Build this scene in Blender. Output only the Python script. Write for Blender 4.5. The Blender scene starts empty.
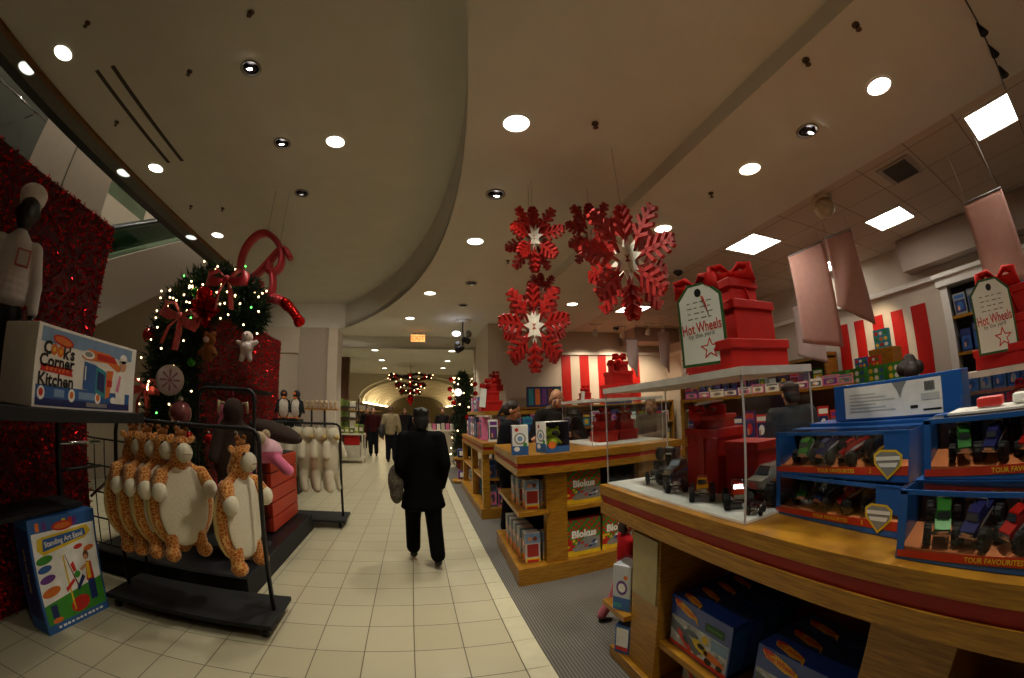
import bpy, bmesh, math, random
from mathutils import Vector, Matrix, Euler
from math import sin, cos, pi, radians as rad
random.seed(7)
SC = bpy.context.scene
COL = SC.collection

# ------------------------------------------------------------------ materials
def lin(h):
    h = h.lstrip('#')
    o = []
    for i in (0, 2, 4):
        c = int(h[i:i+2], 16) / 255
        o.append(c / 12.92 if c <= .04045 else ((c + .055) / 1.055) ** 2.4)
    return (*o, 1)

_M = {}
def mat(name, col='#808080', rough=.5, metal=0, var=.1, scale=12, bump=0, emit=0, emit_col=None, trans=0, spec=None, stretch=None, sheen=0, coat=0):
    """procedural principled material with a gentle noise variation of its colour"""
    if name in _M: return _M[name]
    m = bpy.data.materials.new(name); m.use_nodes = True
    nt = m.node_tree; N = nt.nodes; L = nt.links
    b = N['Principled BSDF']
    b.inputs['Roughness'].default_value = rough
    b.inputs['Metallic'].default_value = metal
    if spec is not None: b.inputs['Specular IOR Level'].default_value = spec
    if sheen: b.inputs['Sheen Weight'].default_value = sheen
    if coat: b.inputs['Coat Weight'].default_value = coat
    c = lin(col)
    tc = N.new('ShaderNodeTexCoord'); nz = N.new('ShaderNodeTexNoise'); nz.inputs['Scale'].default_value = scale
    nz.inputs['Detail'].default_value = 4
    src = tc.outputs['Object']
    if stretch:
        mp = N.new('ShaderNodeMapping'); mp.inputs['Scale'].default_value = stretch
        L.new(src, mp.inputs['Vector']); src = mp.outputs['Vector']
    L.new(src, nz.inputs['Vector'])
    rp = N.new('ShaderNodeValToRGB')
    rp.color_ramp.elements[0].position = .3; rp.color_ramp.elements[1].position = .7
    rp.color_ramp.elements[0].color = (*[max(0, v * (1 - var)) for v in c[:3]], 1)
    rp.color_ramp.elements[1].color = (*[min(1, v * (1 + var)) for v in c[:3]], 1)
    L.new(nz.outputs['Fac'], rp.inputs['Fac']); L.new(rp.outputs['Color'], b.inputs['Base Color'])
    if bump:
        bp = N.new('ShaderNodeBump'); bp.inputs['Strength'].default_value = bump; bp.inputs['Distance'].default_value = .01
        L.new(nz.outputs['Fac'], bp.inputs['Height']); L.new(bp.outputs['Normal'], b.inputs['Normal'])
    if emit:
        b.inputs['Emission Color'].default_value = lin(emit_col or col)
        b.inputs['Emission Strength'].default_value = emit
    _M[name] = m
    return m

def wood(name, col, dark):
    if name in _M: return _M[name]
    m = bpy.data.materials.new(name); m.use_nodes = True
    N = m.node_tree.nodes; L = m.node_tree.links; b = N['Principled BSDF']
    tc = N.new('ShaderNodeTexCoord'); mp = N.new('ShaderNodeMapping'); mp.inputs['Scale'].default_value = (3, 3, 40)
    n1 = N.new('ShaderNodeTexNoise'); n1.inputs['Scale'].default_value = 3; n1.inputs['Detail'].default_value = 6
    rp = N.new('ShaderNodeValToRGB'); rp.color_ramp.elements[0].position = .35; rp.color_ramp.elements[1].position = .68
    rp.color_ramp.elements[0].color = lin(dark); rp.color_ramp.elements[1].color = lin(col)
    L.new(tc.outputs['Object'], mp.inputs['Vector']); L.new(mp.outputs['Vector'], n1.inputs['Vector'])
    L.new(n1.outputs['Fac'], rp.inputs['Fac']); L.new(rp.outputs['Color'], b.inputs['Base Color'])
    b.inputs['Roughness'].default_value = .32
    _M[name] = m
    return m

def clear(name, tint='#ffffff', gloss=.10, alpha=.92, rough=.03):
    """thin clear plastic or glass sheet: mostly see-through, with a real reflection"""
    if name in _M: return _M[name]
    m = bpy.data.materials.new(name); m.use_nodes = True
    N = m.node_tree.nodes; L = m.node_tree.links
    N.remove(N['Principled BSDF'])
    out = N['Material Output']
    t = N.new('ShaderNodeBsdfTransparent'); t.inputs['Color'].default_value = lin(tint)
    g = N.new('ShaderNodeBsdfGlossy'); g.inputs['Roughness'].default_value = rough
    fr = N.new('ShaderNodeLayerWeight'); fr.inputs['Blend'].default_value = .5
    pw = N.new('ShaderNodeMath'); pw.operation = 'POWER'; pw.inputs[1].default_value = 4
    ad = N.new('ShaderNodeMath'); ad.operation = 'MULTIPLY_ADD'; ad.inputs[1].default_value = .5; ad.inputs[2].default_value = (1 - alpha) * .5
    mx = N.new('ShaderNodeMixShader')
    L.new(fr.outputs['Facing'], pw.inputs[0]); L.new(pw.outputs['Value'], ad.inputs[0]); L.new(ad.outputs['Value'], mx.inputs['Fac'])
    L.new(t.outputs['BSDF'], mx.inputs[1]); L.new(g.outputs['BSDF'], mx.inputs[2]); L.new(mx.outputs['Shader'], out.inputs['Surface'])
    _M[name] = m
    return m

def spotted(name, base, spot, scale, thr=.09):
    if name in _M: return _M[name]
    m = bpy.data.materials.new(name); m.use_nodes = True
    N = m.node_tree.nodes; L = m.node_tree.links; b = N['Principled BSDF']; b.inputs['Roughness'].default_value = .95
    b.inputs['Sheen Weight'].default_value = .3
    tc = N.new('ShaderNodeTexCoord'); v = N.new('ShaderNodeTexVoronoi'); v.feature = 'DISTANCE_TO_EDGE'; v.inputs['Scale'].default_value = scale
    rp = N.new('ShaderNodeValToRGB'); rp.color_ramp.interpolation = 'EASE'
    rp.color_ramp.elements[0].position = thr; rp.color_ramp.elements[0].color = lin(base)
    rp.color_ramp.elements[1].position = thr + .06; rp.color_ramp.elements[1].color = lin(spot)
    L.new(tc.outputs['Object'], v.inputs['Vector']); L.new(v.outputs['Distance'], rp.inputs['Fac']); L.new(rp.outputs['Color'], b.inputs['Base Color'])
    _M[name] = m
    return m

def lamp(name, col, strength):
    if name in _M: return _M[name]
    m = bpy.data.materials.new(name); m.use_nodes = True
    N = m.node_tree.nodes; L = m.node_tree.links
    N.remove(N['Principled BSDF'])
    e = N.new('ShaderNodeEmission'); e.inputs['Color'].default_value = lin(col); e.inputs['Strength'].default_value = strength
    L.new(e.outputs['Emission'], N['Material Output'].inputs['Surface'])
    _M[name] = m
    return m

# ------------------------------------------------------------------ geometry
_txt = {}
def text_geo(s, bold=0):
    k = (s, bold)
    if k not in _txt:
        cu = bpy.data.curves.new('lettering', 'FONT'); cu.body = s; cu.size = 1; cu.resolution_u = 2
        cu.align_x = 'CENTER'; cu.align_y = 'CENTER'; cu.offset = bold
        o = bpy.data.objects.new('lettering', cu); COL.objects.link(o)
        dg = bpy.context.evaluated_depsgraph_get(); dg.update()
        me = bpy.data.meshes.new_from_object(o.evaluated_get(dg))
        V = [v.co.copy() for v in me.vertices]; F = [tuple(p.vertices) for p in me.polygons]
        bpy.data.objects.remove(o); bpy.data.curves.remove(cu); bpy.data.meshes.remove(me)
        xs = [v.x for v in V] or [0]; ys = [v.y for v in V] or [0]
        cx, cy = (min(xs) + max(xs)) / 2, (min(ys) + max(ys)) / 2
        _txt[k] = ([Vector((v.x - cx, v.y - cy, 0)) for v in V], F, max(xs) - min(xs), max(ys) - min(ys))
    return _txt[k]

def TR(loc=(0, 0, 0), rot=(0, 0, 0), sc=(1, 1, 1)):
    return Matrix.Translation(loc) @ Euler(rot).to_matrix().to_4x4() @ Matrix.Diagonal((*sc, 1))

class MB:
    def __init__(s): s.v = []; s.f = []; s.mi = []; s.sm = []; s.mats = []
    def _m(s, m):
        if m not in s.mats: s.mats.append(m)
        return s.mats.index(m)
    def add(s, V, F, m, M=None, smooth=False):
        n = len(s.v); k = s._m(m)
        s.v.extend([(M @ Vector(v)) if M is not None else Vector(v) for v in V])
        for f in F:
            s.f.append(tuple(n + i for i in f)); s.mi.append(k); s.sm.append(smooth)
        return s
    def box(s, c, size, m, M=None, bev=0):
        x, y, z = [v / 2 for v in size]
        if bev <= 0:
            V = [(-x,-y,-z),(x,-y,-z),(x,y,-z),(-x,y,-z),(-x,-y,z),(x,-y,z),(x,y,z),(-x,y,z)]
            F = [(0,3,2,1),(4,5,6,7),(0,1,5,4),(1,2,6,5),(2,3,7,6),(3,0,4,7)]
        else:
            bm = bmesh.new(); bmesh.ops.create_cube(bm, size=1)
            for v in bm.verts: v.co = Vector((v.co.x * size[0], v.co.y * size[1], v.co.z * size[2]))
            bmesh.ops.bevel(bm, geom=bm.edges[:], offset=min(bev, min(size) * .45), segments=2, affect='EDGES', profile=.5)
            bm.verts.index_update(); V = [v.co.copy() for v in bm.verts]; F = [tuple(v.index for v in f.verts) for f in bm.faces]; bm.free()
        T = Matrix.Translation(c)
        return s.add(V, F, m, (M @ T) if M is not None else T)
    def b2(s, a, b, m, M=None, bev=0):
        return s.box([(p + q) / 2 for p, q in zip(a, b)], [abs(q - p) for p, q in zip(a, b)], m, M, bev)
    def prism(s, poly, z0, z1, m, M=None, smooth=False):
        n = len(poly)
        a = sum(poly[i][0] * poly[(i + 1) % n][1] - poly[(i + 1) % n][0] * poly[i][1] for i in range(n))
        if a < 0: poly = poly[::-1]
        V = [(x, y, z0) for x, y in poly] + [(x, y, z1) for x, y in poly]
        F = [tuple(range(n - 1, -1, -1)), tuple(range(n, 2 * n))]
        s.add(V, F, m, M)
        F2 = [(i, (i + 1) % n, n + (i + 1) % n, n + i) for i in range(n)]
        return s.add(V, F2, m, M, smooth)
    def tube(s, pts, r, m, n=8, M=None, closed=False, flat=None):
        P = [Vector(p) for p in pts]; k = len(P)
        R = r if isinstance(r, (list, tuple)) else [r] * k
        V = []; F = []; up = None
        for i in range(k):
            if closed: t = P[(i + 1) % k] - P[i - 1]
            else: t = P[min(i + 1, k - 1)] - P[max(i - 1, 0)]
            t.normalize()
            if up is None:
                up = Vector((0, 0, 1)) if abs(t.z) < .9 else Vector((1, 0, 0))
            a = t.cross(up).normalized(); up = a.cross(t).normalized()
            for j in range(n):
                an = 2 * pi * j / n
                if flat: V.append(P[i] + a * cos(an) * R[i] * flat[0] + up * sin(an) * R[i] * flat[1])
                else: V.append(P[i] + (a * cos(an) + up * sin(an)) * R[i])
        for i in range(k if closed else k - 1):
            for j in range(n):
                i2 = (i + 1) % k
                F.append((i * n + j, i * n + (j + 1) % n, i2 * n + (j + 1) % n, i2 * n + j))
        if not closed:
            F.append(tuple(range(n - 1, -1, -1))); F.append(tuple((k - 1) * n + j for j in range(n)))
        F = [f[::-1] for f in F]
        return s.add(V, F, m, M, True)
    def lathe(s, prof, m, n=20, M=None, caps=True, smooth=True):
        V = []; F = []; k = len(prof)
        for r, z in prof:
            for j in range(n): V.append((r * cos(2 * pi * j / n), r * sin(2 * pi * j / n), z))
        for i in range(k - 1):
            for j in range(n): F.append((i * n + j, i * n + (j + 1) % n, (i + 1) * n + (j + 1) % n, (i + 1) * n + j))
        s.add(V, F, m, M, smooth)
        if caps:
            s.add(V, [tuple(range(n - 1, -1, -1)), tuple((k - 1) * n + j for j in range(n))], m, M)
        return s
    def ell(s, c, r, m, rot=(0, 0, 0), nu=12, nv=8, M=None):
        if not isinstance(r, (tuple, list)): r = (r, r, r)
        V = [(0, 0, 1)]; F = []
        for i in range(1, nv):
            t = pi * i / nv
            for j in range(nu): V.append((sin(t) * cos(2 * pi * j / nu), sin(t) * sin(2 * pi * j / nu), cos(t)))
        V.append((0, 0, -1)); e = len(V) - 1
        for j in range(nu):
            F.append((0, 1 + j, 1 + (j + 1) % nu)); o = 1 + (nv - 2) * nu
            F.append((o + j, e, o + (j + 1) % nu))
        for i in range(nv - 2):
            for j in range(nu):
                a = 1 + i * nu
                F.append((a + j, a + nu + j, a + nu + (j + 1) % nu, a + (j + 1) % nu))
        T = TR(c, rot, r)
        return s.add(V, F, m, (M @ T) if M is not None else T, True)
    # flat artwork on a face: M maps (u right, v up, w out) to local space
    def rect(s, u0, v0, u1, v1, m, M, lay=1):
        w = lay * .0007
        return s.add([(u0, v0, w), (u1, v0, w), (u1, v1, w), (u0, v1, w)], [(0, 1, 2, 3)], m, M)
    def poly(s, pts, m, M, lay=1):
        a = sum(pts[i][0] * pts[(i + 1) % len(pts)][1] - pts[(i + 1) % len(pts)][0] * pts[i][1] for i in range(len(pts)))
        if a < 0: pts = pts[::-1]
        return s.add([(u, v, lay * .0007) for u, v in pts], [tuple(range(len(pts)))], m, M)
    def oval(s, u, v, ru, rv, m, M, lay=1, n=18, tilt=0):
        pts = []
        for i in range(n):
            a, b = ru * cos(2 * pi * i / n), rv * sin(2 * pi * i / n)
            pts.append((u + a * cos(tilt) - b * sin(tilt), v + a * sin(tilt) + b * cos(tilt)))
        return s.poly(pts, m, M, lay)
    def text(s, t, u, v, h, m, M, lay=2, bold=.015, tilt=0, wmax=None):
        V, F, w, hh = text_geo(t, bold)
        k = h; kx = k if not wmax or w * k <= wmax else wmax / w
        T = TR((u, v, lay * .0007), (0, 0, tilt), (kx, k, 1))
        return s.add(V, F, m, M @ T)
    def star(s, u, v, R, r, m, M, lay=1, n=5, rot=pi / 2):
        return s.poly([(u + (R if i % 2 == 0 else r) * cos(rot + pi * i / n), v + (R if i % 2 == 0 else r) * sin(rot + pi * i / n)) for i in range(2 * n)], m, M, lay)
    def me(s, name):
        me = bpy.data.meshes.new(name)
        me.from_pydata([tuple(v) for v in s.v], [], s.f)
        for m in s.mats: me.materials.append(m)
        me.polygons.foreach_set('material_index', s.mi)
        me.polygons.foreach_set('use_smooth', s.sm)
        me.update()
        return me
    def build(s, name, parent=None, loc=None, rz=0):
        o = bpy.data.objects.new(name, s.me(name)); COL.objects.link(o)
        if parent: o.parent = parent
        if loc: o.location = loc
        if rz: o.rotation_euler = (0, 0, rz)
        return o

def tag(o, label, cat, group=None):
    o['label'] = label; o['category'] = cat
    if group: o['group'] = group
    return o
def thing(name, label, cat, loc=(0, 0, 0), rz=0, group=None):
    o = bpy.data.objects.new(name, None); COL.objects.link(o)
    o.empty_display_size = .05
    o.location = loc; o.rotation_euler = (0, 0, rz)
    return tag(o, label, cat, group)
def struct(mb, name):
    o = mb.build(name); o['kind'] = 'structure'; return o
def dup(o, loc=None, rz=None, label=None, parent=None):
    c = o.copy(); COL.objects.link(c)
    if parent: c.parent = parent
    if loc is not None: c.location = loc
    if rz is not None: c.rotation_euler = (0, 0, rz) if not isinstance(rz, tuple) else rz
    if label: c['label'] = label
    for ch in list(o.children): dup(ch, parent=c)
    return c

def face_front(w, d, h):   # front of a box whose base centre is the origin, front towards -Y ; u,v measured from the lower left corner
    return Matrix(((1, 0, 0, -w / 2), (0, 0, -1, -d / 2), (0, 1, 0, 0), (0, 0, 0, 1)))
def face_left(w, d, h):    # the -X side
    return Matrix(((0, 0, -1, -w / 2), (-1, 0, 0, d / 2), (0, 1, 0, 0), (0, 0, 0, 1)))
def face_right(w, d, h):
    return Matrix(((0, 0, 1, w / 2), (1, 0, 0, -d / 2), (0, 1, 0, 0), (0, 0, 0, 1)))
def face_top(w, d, h):
    return Matrix(((1, 0, 0, -w / 2), (0, 1, 0, -d / 2), (0, 0, 1, h), (0, 0, 0, 1)))
def face_back(w, d, h):
    return Matrix(((-1, 0, 0, w / 2), (0, 0, 1, d / 2), (0, 1, 0, 0), (0, 0, 0, 1)))

# ------------------------------------------------------------------ soft bodies: one continuous skin from overlapping limbs
def blob(items, voxel=.012, smooth=4, pre=None):
    t = MB(); mm = mat('skin_base', '#b08060')
    for it in items:
        if it[0] == 'c':
            _, a, ra, b, rb = it
            A, B = Vector(a), Vector(b); d = (B - A)
            t.ell(A, ra, mm, nu=14, nv=10); t.ell(B, rb, mm, nu=14, nv=10)
            if d.length > 1e-4:
                q = Vector((0, 0, 1)).rotation_difference(d.normalized()).to_matrix().to_4x4()
                t.lathe([(ra, 0), (rb, d.length)], mm, 14, Matrix.Translation(A) @ q)
        else:
            t.ell(it[1], it[2], mm, it[3] if len(it) > 3 else (0, 0, 0), nu=18, nv=12)
    o = bpy.data.objects.new('b', t.me('b')); COL.objects.link(o)
    m = o.modifiers.new('r', 'REMESH'); m.mode = 'VOXEL'; m.voxel_size = voxel
    if smooth:
        m = o.modifiers.new('s', 'SMOOTH'); m.factor = .5; m.iterations = smooth
    dg = bpy.context.evaluated_depsgraph_get(); dg.update()
    me = bpy.data.meshes.new_from_object(o.evaluated_get(dg))
    V = [v.co.copy() for v in me.vertices]; F = [tuple(p.vertices) for p in me.polygons]
    od = o.data; bpy.data.objects.remove(o); bpy.data.meshes.remove(od); bpy.data.meshes.remove(me)
    return V, F
def soft(mb, items, m, voxel=.012, smooth=4, fn=None, M=None):
    V, F = blob(items, voxel, smooth)
    if fn is None: mb.add(V, F, m, M, True)
    else:
        by = {}
        for f in F:
            c = sum((V[i] for i in f), Vector()) / len(f)
            by.setdefault(fn(c), []).append(f)
        n = len(mb.v)
        mb.v.extend([(M @ v) if M is not None else v for v in V])
        for mm, fs in by.items():
            k = mb._m(mm)
            for f in fs: mb.f.append(tuple(n + i for i in f)); mb.mi.append(k); mb.sm.append(True)
    return mb
# ------------------------------------------------------------------ shared materials
CEIL = mat('ceiling_paint', '#d4d0c4', .9, var=.03, scale=3)
WALL = mat('wall_paint', '#cfc3b2', .85, var=.03, scale=3)
WALLD = mat('wall_paint_taupe', '#a8978a', .85, var=.04, scale=3)
RED = mat('red_paper', '#b2150d', .55, var=.08, spec=.3)
REDD = mat('deep_red_band', '#a31610', .5, var=.1)
OAK = wood('honey_oak', '#b07e24', '#865814')
BLACK = mat('black_metal', '#111114', .45, var=.1)
BLACKM = mat('black_matte', '#0d0d0f', .75, var=.1)
WHITE = mat('white_paint', '#e6e0d6', .5, var=.03)
WHITEP = mat('white_card', '#efece4', .6, var=.03)
CHROME = mat('chrome', '#cfd2d6', .15, 1, var=.05)
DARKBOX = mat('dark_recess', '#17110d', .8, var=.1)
ACRYL = clear('clear_acrylic', '#fbfdfd', alpha=.95)
FILM = clear('clear_film', '#ffffff', alpha=.93, rough=.06)
GLASSG = clear('greenish_glass', '#b9cbbf', alpha=.9)

def floor_mat():
    m = bpy.data.materials.new('cream_floor_tile'); m.use_nodes = True
    N = m.node_tree.nodes; L = m.node_tree.links; b = N['Principled BSDF']; b.inputs['Roughness'].default_value = .28
    tc = N.new('ShaderNodeTexCoord'); mp = N.new('ShaderNodeMapping'); mp.inputs['Location'].default_value = (.1048 + 3.2, -2.0401 + 3.394, 0)
    br = N.new('ShaderNodeTexBrick'); br.offset = 0; br.squash = 1
    br.inputs['Scale'].default_value = 1; br.inputs['Brick Width'].default_value = .32; br.inputs['Row Height'].default_value = .3394
    br.inputs['Mortar Size'].default_value = .0035; br.inputs['Mortar Smooth'].default_value = .1; br.inputs['Bias'].default_value = -.3
    br.inputs['Color1'].default_value = lin('#bcb498'); br.inputs['Color2'].default_value = lin('#b3aa8d'); br.inputs['Mortar'].default_value = lin('#5c5344')
    nz = N.new('ShaderNodeTexNoise'); nz.inputs['Scale'].default_value = 7; nz.inputs['Detail'].default_value = 5
    mx = N.new('ShaderNodeMix'); mx.data_type = 'RGBA'; mx.blend_type = 'MULTIPLY'; mx.inputs['Factor'].default_value = .25
    rp = N.new('ShaderNodeValToRGB'); rp.color_ramp.elements[0].color = (.72, .68, .6, 1); rp.color_ramp.elements[1].color = (1, 1, 1, 1)
    L.new(tc.outputs['Object'], mp.inputs['Vector']); L.new(mp.outputs['Vector'], br.inputs['Vector'])
    L.new(tc.outputs['Object'], nz.inputs['Vector']); L.new(nz.outputs['Fac'], rp.inputs['Fac'])
    L.new(br.outputs['Color'], mx.inputs['A']); L.new(rp.outputs['Color'], mx.inputs['B']); L.new(mx.outputs['Result'], b.inputs['Base Color'])
    return m
def carpet_mat():
    m = bpy.data.materials.new('grey_ribbed_carpet'); m.use_nodes = True
    N = m.node_tree.nodes; L = m.node_tree.links; b = N['Principled BSDF']; b.inputs['Roughness'].default_value = .95
    tc = N.new('ShaderNodeTexCoord'); wv = N.new('ShaderNodeTexWave'); wv.bands_direction = 'X'; wv.inputs['Scale'].default_value = 15; wv.inputs['Distortion'].default_value = .15
    rp = N.new('ShaderNodeValToRGB'); rp.color_ramp.elements[0].color = lin('#494540'); rp.color_ramp.elements[1].color = lin('#736e66')
    bp = N.new('ShaderNodeBump'); bp.inputs['Strength'].default_value = .4; bp.inputs['Distance'].default_value = .005
    L.new(tc.outputs['Object'], wv.inputs['Vector']); L.new(wv.outputs['Fac'], rp.inputs['Fac']); L.new(rp.outputs['Color'], b.inputs['Base Color'])
    L.new(wv.outputs['Fac'], bp.inputs['Height']); L.new(bp.outputs['Normal'], b.inputs['Normal'])
    return m
def grid_mat():
    m = bpy.data.materials.new('ceiling_grid_tile'); m.use_nodes = True
    N = m.node_tree.nodes; L = m.node_tree.links; b = N['Principled BSDF']; b.inputs['Roughness'].default_value = .9
    tc = N.new('ShaderNodeTexCoord'); mp = N.new('ShaderNodeMapping'); mp.inputs['Location'].default_value = (1.85, .26 + 2.4, 0)
    br = N.new('ShaderNodeTexBrick'); br.offset = 0; br.inputs['Scale'].default_value = 1; br.inputs['Brick Width'].default_value = .6; br.inputs['Row Height'].default_value = .6
    br.inputs['Mortar Size'].default_value = .009; br.inputs['Mortar Smooth'].default_value = .3
    br.inputs['Color1'].default_value = lin('#c9b9a6'); br.inputs['Color2'].default_value = lin('#c3b29e'); br.inputs['Mortar'].default_value = lin('#8e8070')
    L.new(tc.outputs['Object'], mp.inputs['Vector']); L.new(mp.outputs['Vector'], br.inputs['Vector']); L.new(br.outputs['Color'], b.inputs['Base Color'])
    return m

# ------------------------------------------------------------------ the setting
TILE = floor_mat(); CARPET = carpet_mat(); GRID = grid_mat()
STRIP = mat('pale_border_tile', '#c8c2a5', .3, var=.05)
f = MB(); f.b2((-8, -4, -.1), (8, 46, 0), TILE); struct(f, 'floor')
f = MB(); f.b2((.69, -4, .0005), (8, 11.2, .006), CARPET); struct(f, 'floor_carpet')
f = MB()
y = 2.0401 - .3394 * 16
while y < 11:
    f.b2((.538, y + .002, .0003), (.688, y + .3374, .003), STRIP); y += .3394
struct(f, 'trim_1')

ZL, ZC, ZR, ZLOW = 4.47, 3.8, 3.65, 3.46
def arc(n, y0, y1):
    R = 11.54
    return [(-11.2 + math.sqrt(R * R - (y0 + (y1 - y0) * i / n - 3.6) ** 2), y0 + (y1 - y0) * i / n) for i in range(n + 1)]
A = arc(40, -3.4, 10.6)
f = MB(); f.prism([(-4.08, -3.4)] + A + [(-4.08, 10.6)], ZL, ZL + .1, CEIL)
# curved fascia round the raised part
V = [(x, y, ZC) for x, y in A] + [(x, y, ZL) for x, y in A]; n = len(A)
f.add(V, [(i, n + i, n + i + 1, i + 1) for i in range(n - 1)], CEIL, None, True)
f.b2((-4.3, 10.57, ZC), (A[-1][0], 10.6, ZL), CEIL)
struct(f, 'ceiling_raised')
f = MB()
f.prism(A[::-1] + [(2.155, -3.4), (2.155, 10.6)], ZC, ZC + .1, CEIL)
f.b2((-5.4, 10.6, ZC), (2.155, 11.8, ZC + .1), CEIL)
f.b2((2.155, -3.4, ZR), (2.2, 9.8, ZC + .1), CEIL)
struct(f, 'ceiling')
f = MB(); f.b2((2.2, -3.4, ZR), (3.97, 9.8, ZR + .1), CEIL); struct(f, 'ceiling_lower')
f = MB(); f.b2((3.97, -3.4, ZR + .012), (7.3, 9.8, ZR + .1), GRID); struct(f, 'ceiling_grid')
f = MB(); f.b2((-5.6, 11.7, ZLOW), (5, 20, ZLOW + .1), CEIL); f.b2((-5.6, 11.7, ZLOW), (2.2, 11.8, ZC), CEIL); struct(f, 'ceiling_corridor')
# barrel vault with ribs
f = MB(); VM = mat('vault_plaster', '#d2c8ae', .85, var=.03)
def vault_pts(a, b, zc, n=24): return [(-.1 + a * cos(pi * i / n), zc + b * sin(pi * i / n)) for i in range(n + 1)]
P = vault_pts(2.95, 1.3, 2.1); n = len(P)
V = [(x, 20, z) for x, z in P] + [(x, 44, z) for x, z in P]
f.add(V, [(i, i + 1, n + i + 1, n + i) for i in range(n - 1)], VM, None, True)
for k in range(12):
    y = 20.6 + k * 1.9
    Q = vault_pts(2.78, 1.14, 2.1)
    V = [(x, y, z) for x, z in P] + [(x, y, z) for x, z in Q] + [(x, y + .35, z) for x, z in P] + [(x, y + .35, z) for x, z in Q]
    f.add(V, [(i, n + i, n + i + 1, i + 1) for i in range(n - 1)] + [(n + i, 3 * n + i, 3 * n + i + 1, n + i + 1) for i in range(n - 1)], VM)
f.b2((-5.6, 20, 2.1), (-3.05, 20.15, ZLOW), VM); f.b2((2.85, 20, 2.1), (5, 20.15, ZLOW), VM)
# face above the arch
top = ZLOW
V = [(x, 19.99, z) for x, z in P] + [(x, 19.99, top) for x, z in P]
f.add(V, [(i, n + i, n + i + 1, i + 1) for i in range(n - 1) if True], VM)
f.b2((-5.6, 20.1, 2.1), (-2.95, 44, 2.3), VM); f.b2((2.75, 20.1, 2.1), (5, 44, 2.3), VM)
struct(f, 'ceiling_vault')

f = MB(); f.b2((-5.6, 44, 0), (5, 44.1, 3.6), mat('far_wall_paint', '#8d8166', .8)); struct(f, 'wall_end')
f = MB(); f.b2((5, 11.8, 0), (5.1, 44, 3.6), WALL); struct(f, 'wall_corridor_right')
f = MB(); f.b2((-5.7, 11, 0), (-5.6, 44, 3.6), WALL); struct(f, 'wall_corridor_left')
# right-hand shop walls
f = MB(); f.b2((2.15, 9.8, 0), (7.4, 9.9, ZR + .15), WALL)
f.b2((1.75, 9.7, 0), (2.15, 11.8, ZC + .1), WALL)
f.b2((1.7, 11.8, 0), (5.1, 11.9, ZLOW), WALL)
struct(f, 'wall_back')
f = MB(); f.b2((7.1, -3.4, 0), (7.2, 9.8, ZR + .1), WALL)
f.b2((6.7, -3.4, 3.15), (7.1, 2.3, ZR), WALLD); f.b2((6.98, -3.4, 2.95), (7.1, 9.8, 3.02), WHITE)
struct(f, 'wall_right')
f = MB(); f.b2((5.6, 9.0, 3.28), (7.1, 9.8, ZR), WALLD); struct(f, 'trim_soffit')
f = MB(); f.b2((2.16, 9.74, 3.02), (7.1, 9.8, 3.09), WHITE); struct(f, 'trim_cornice')
f = MB(); f.b2((-8, -4, 0), (8, -3.9, 5), WALLD); struct(f, 'wall_rear')
# painted red stripes
f = MB()
for i, (a, b) in enumerate([(3.75, 4.01), (4.28, 4.55), (4.83, 5.08), (5.36, 5.63), (5.9, 6.17)]): f.b2((a, 9.785, 0), (b, 9.8, 3.0), RED)
for a, b in [(3.75, 3.97), (3.4, 3.6), (3.0, 3.22), (2.6, 2.83), (2.16, 2.44)]: f.b2((7.085, a, 0), (7.1, b, 2.67), RED)
struct(f, 'trim_red_stripes')
# left: pillar, void, upper floor
f = MB(); f.b2((-3.3, 10.6, 0), (-2.25, 11.5, ZC), mat('pillar_panel', '#b3a597', .8, var=.03))
f.b2((-2.45, 10.55, 0), (-2.2, 10.62, ZC), WALL); f.b2((-5.6, 10.7, 0), (-3.16, 10.8, ZC + .7), WALL)
f.b2((-5.6, 10.6, 3.1), (-3.3, 10.7, ZC), WALL)
struct(f, 'wall_pillar')
f = MB(); f.b2((-6.6, -3.9, 0), (-6.5, 11, 7.6), mat('wall_beige_left', '#b5a692', .85, var=.03)); struct(f, 'wall_left')
f = MB(); f.b2((-4.16, -3.4, ZL - .03), (-4.08, 10.6, ZL + .05), mat('brown_wood_trim', '#7a5228', .35, var=.2)); struct(f, 'trim_2')
f = MB(); f.b2((-4.42, -3.4, ZL), (-4.16, 10.6, ZL + .06), mat('grey_soffit', '#6d6a60', .6))
f.b2((-4.62, -3.4, ZL + .02), (-4.42, 10.6, ZL + .5), mat('dark_bronze', '#1c1b18', .3, .3))
f.b2((-6.5, -3.4, 7.5), (-4.4, 10.6, 7.6), WALLD); f.b2((-4.45, -3.4, ZL + .5), (-4.4, 10.6, 7.5), WALLD)
struct(f, 'ceiling_void')

f = MB(); DG = mat('grey_green_panel', '#4c4e44', .5, var=.05)
f.b2((-5.75, -3.4, 4.2), (-5.62, 3.2, 5.6), DG); f.b2((-5.74, 3.2, 4.3), (-5.62, 5.0, 5.5), mat('beige_panel', '#a99b89', .7, var=.03)); f.b2((-5.7, 3.95, 4.3), (-5.615, 3.97, 5.5), DG)
f.b2((-5.66, 5.0, 4.9), (-5.63, 6.2, 5.5), GLASSG); f.b2((-5.62, 5.0, 5.5), (-5.7, 6.2, 5.56), BLACK)
struct(f, 'wall_upper_floor')
f = MB(); f.tube([(-5.3, .8, 4.72), (-5.3, 3.0, 4.86)], .018, CHROME, 8); f.tube([(-5.6, .9, 4.72), (-5.3, .9, 4.72)], .012, CHROME, 6); f.tube([(-5.6, 2.8, 4.85), (-5.3, 2.8, 4.85)], .012, CHROME, 6)
tag(f.build('hand_rail'), 'thin chrome rail on the upper floor edge at the far left', 'rail')
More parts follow.
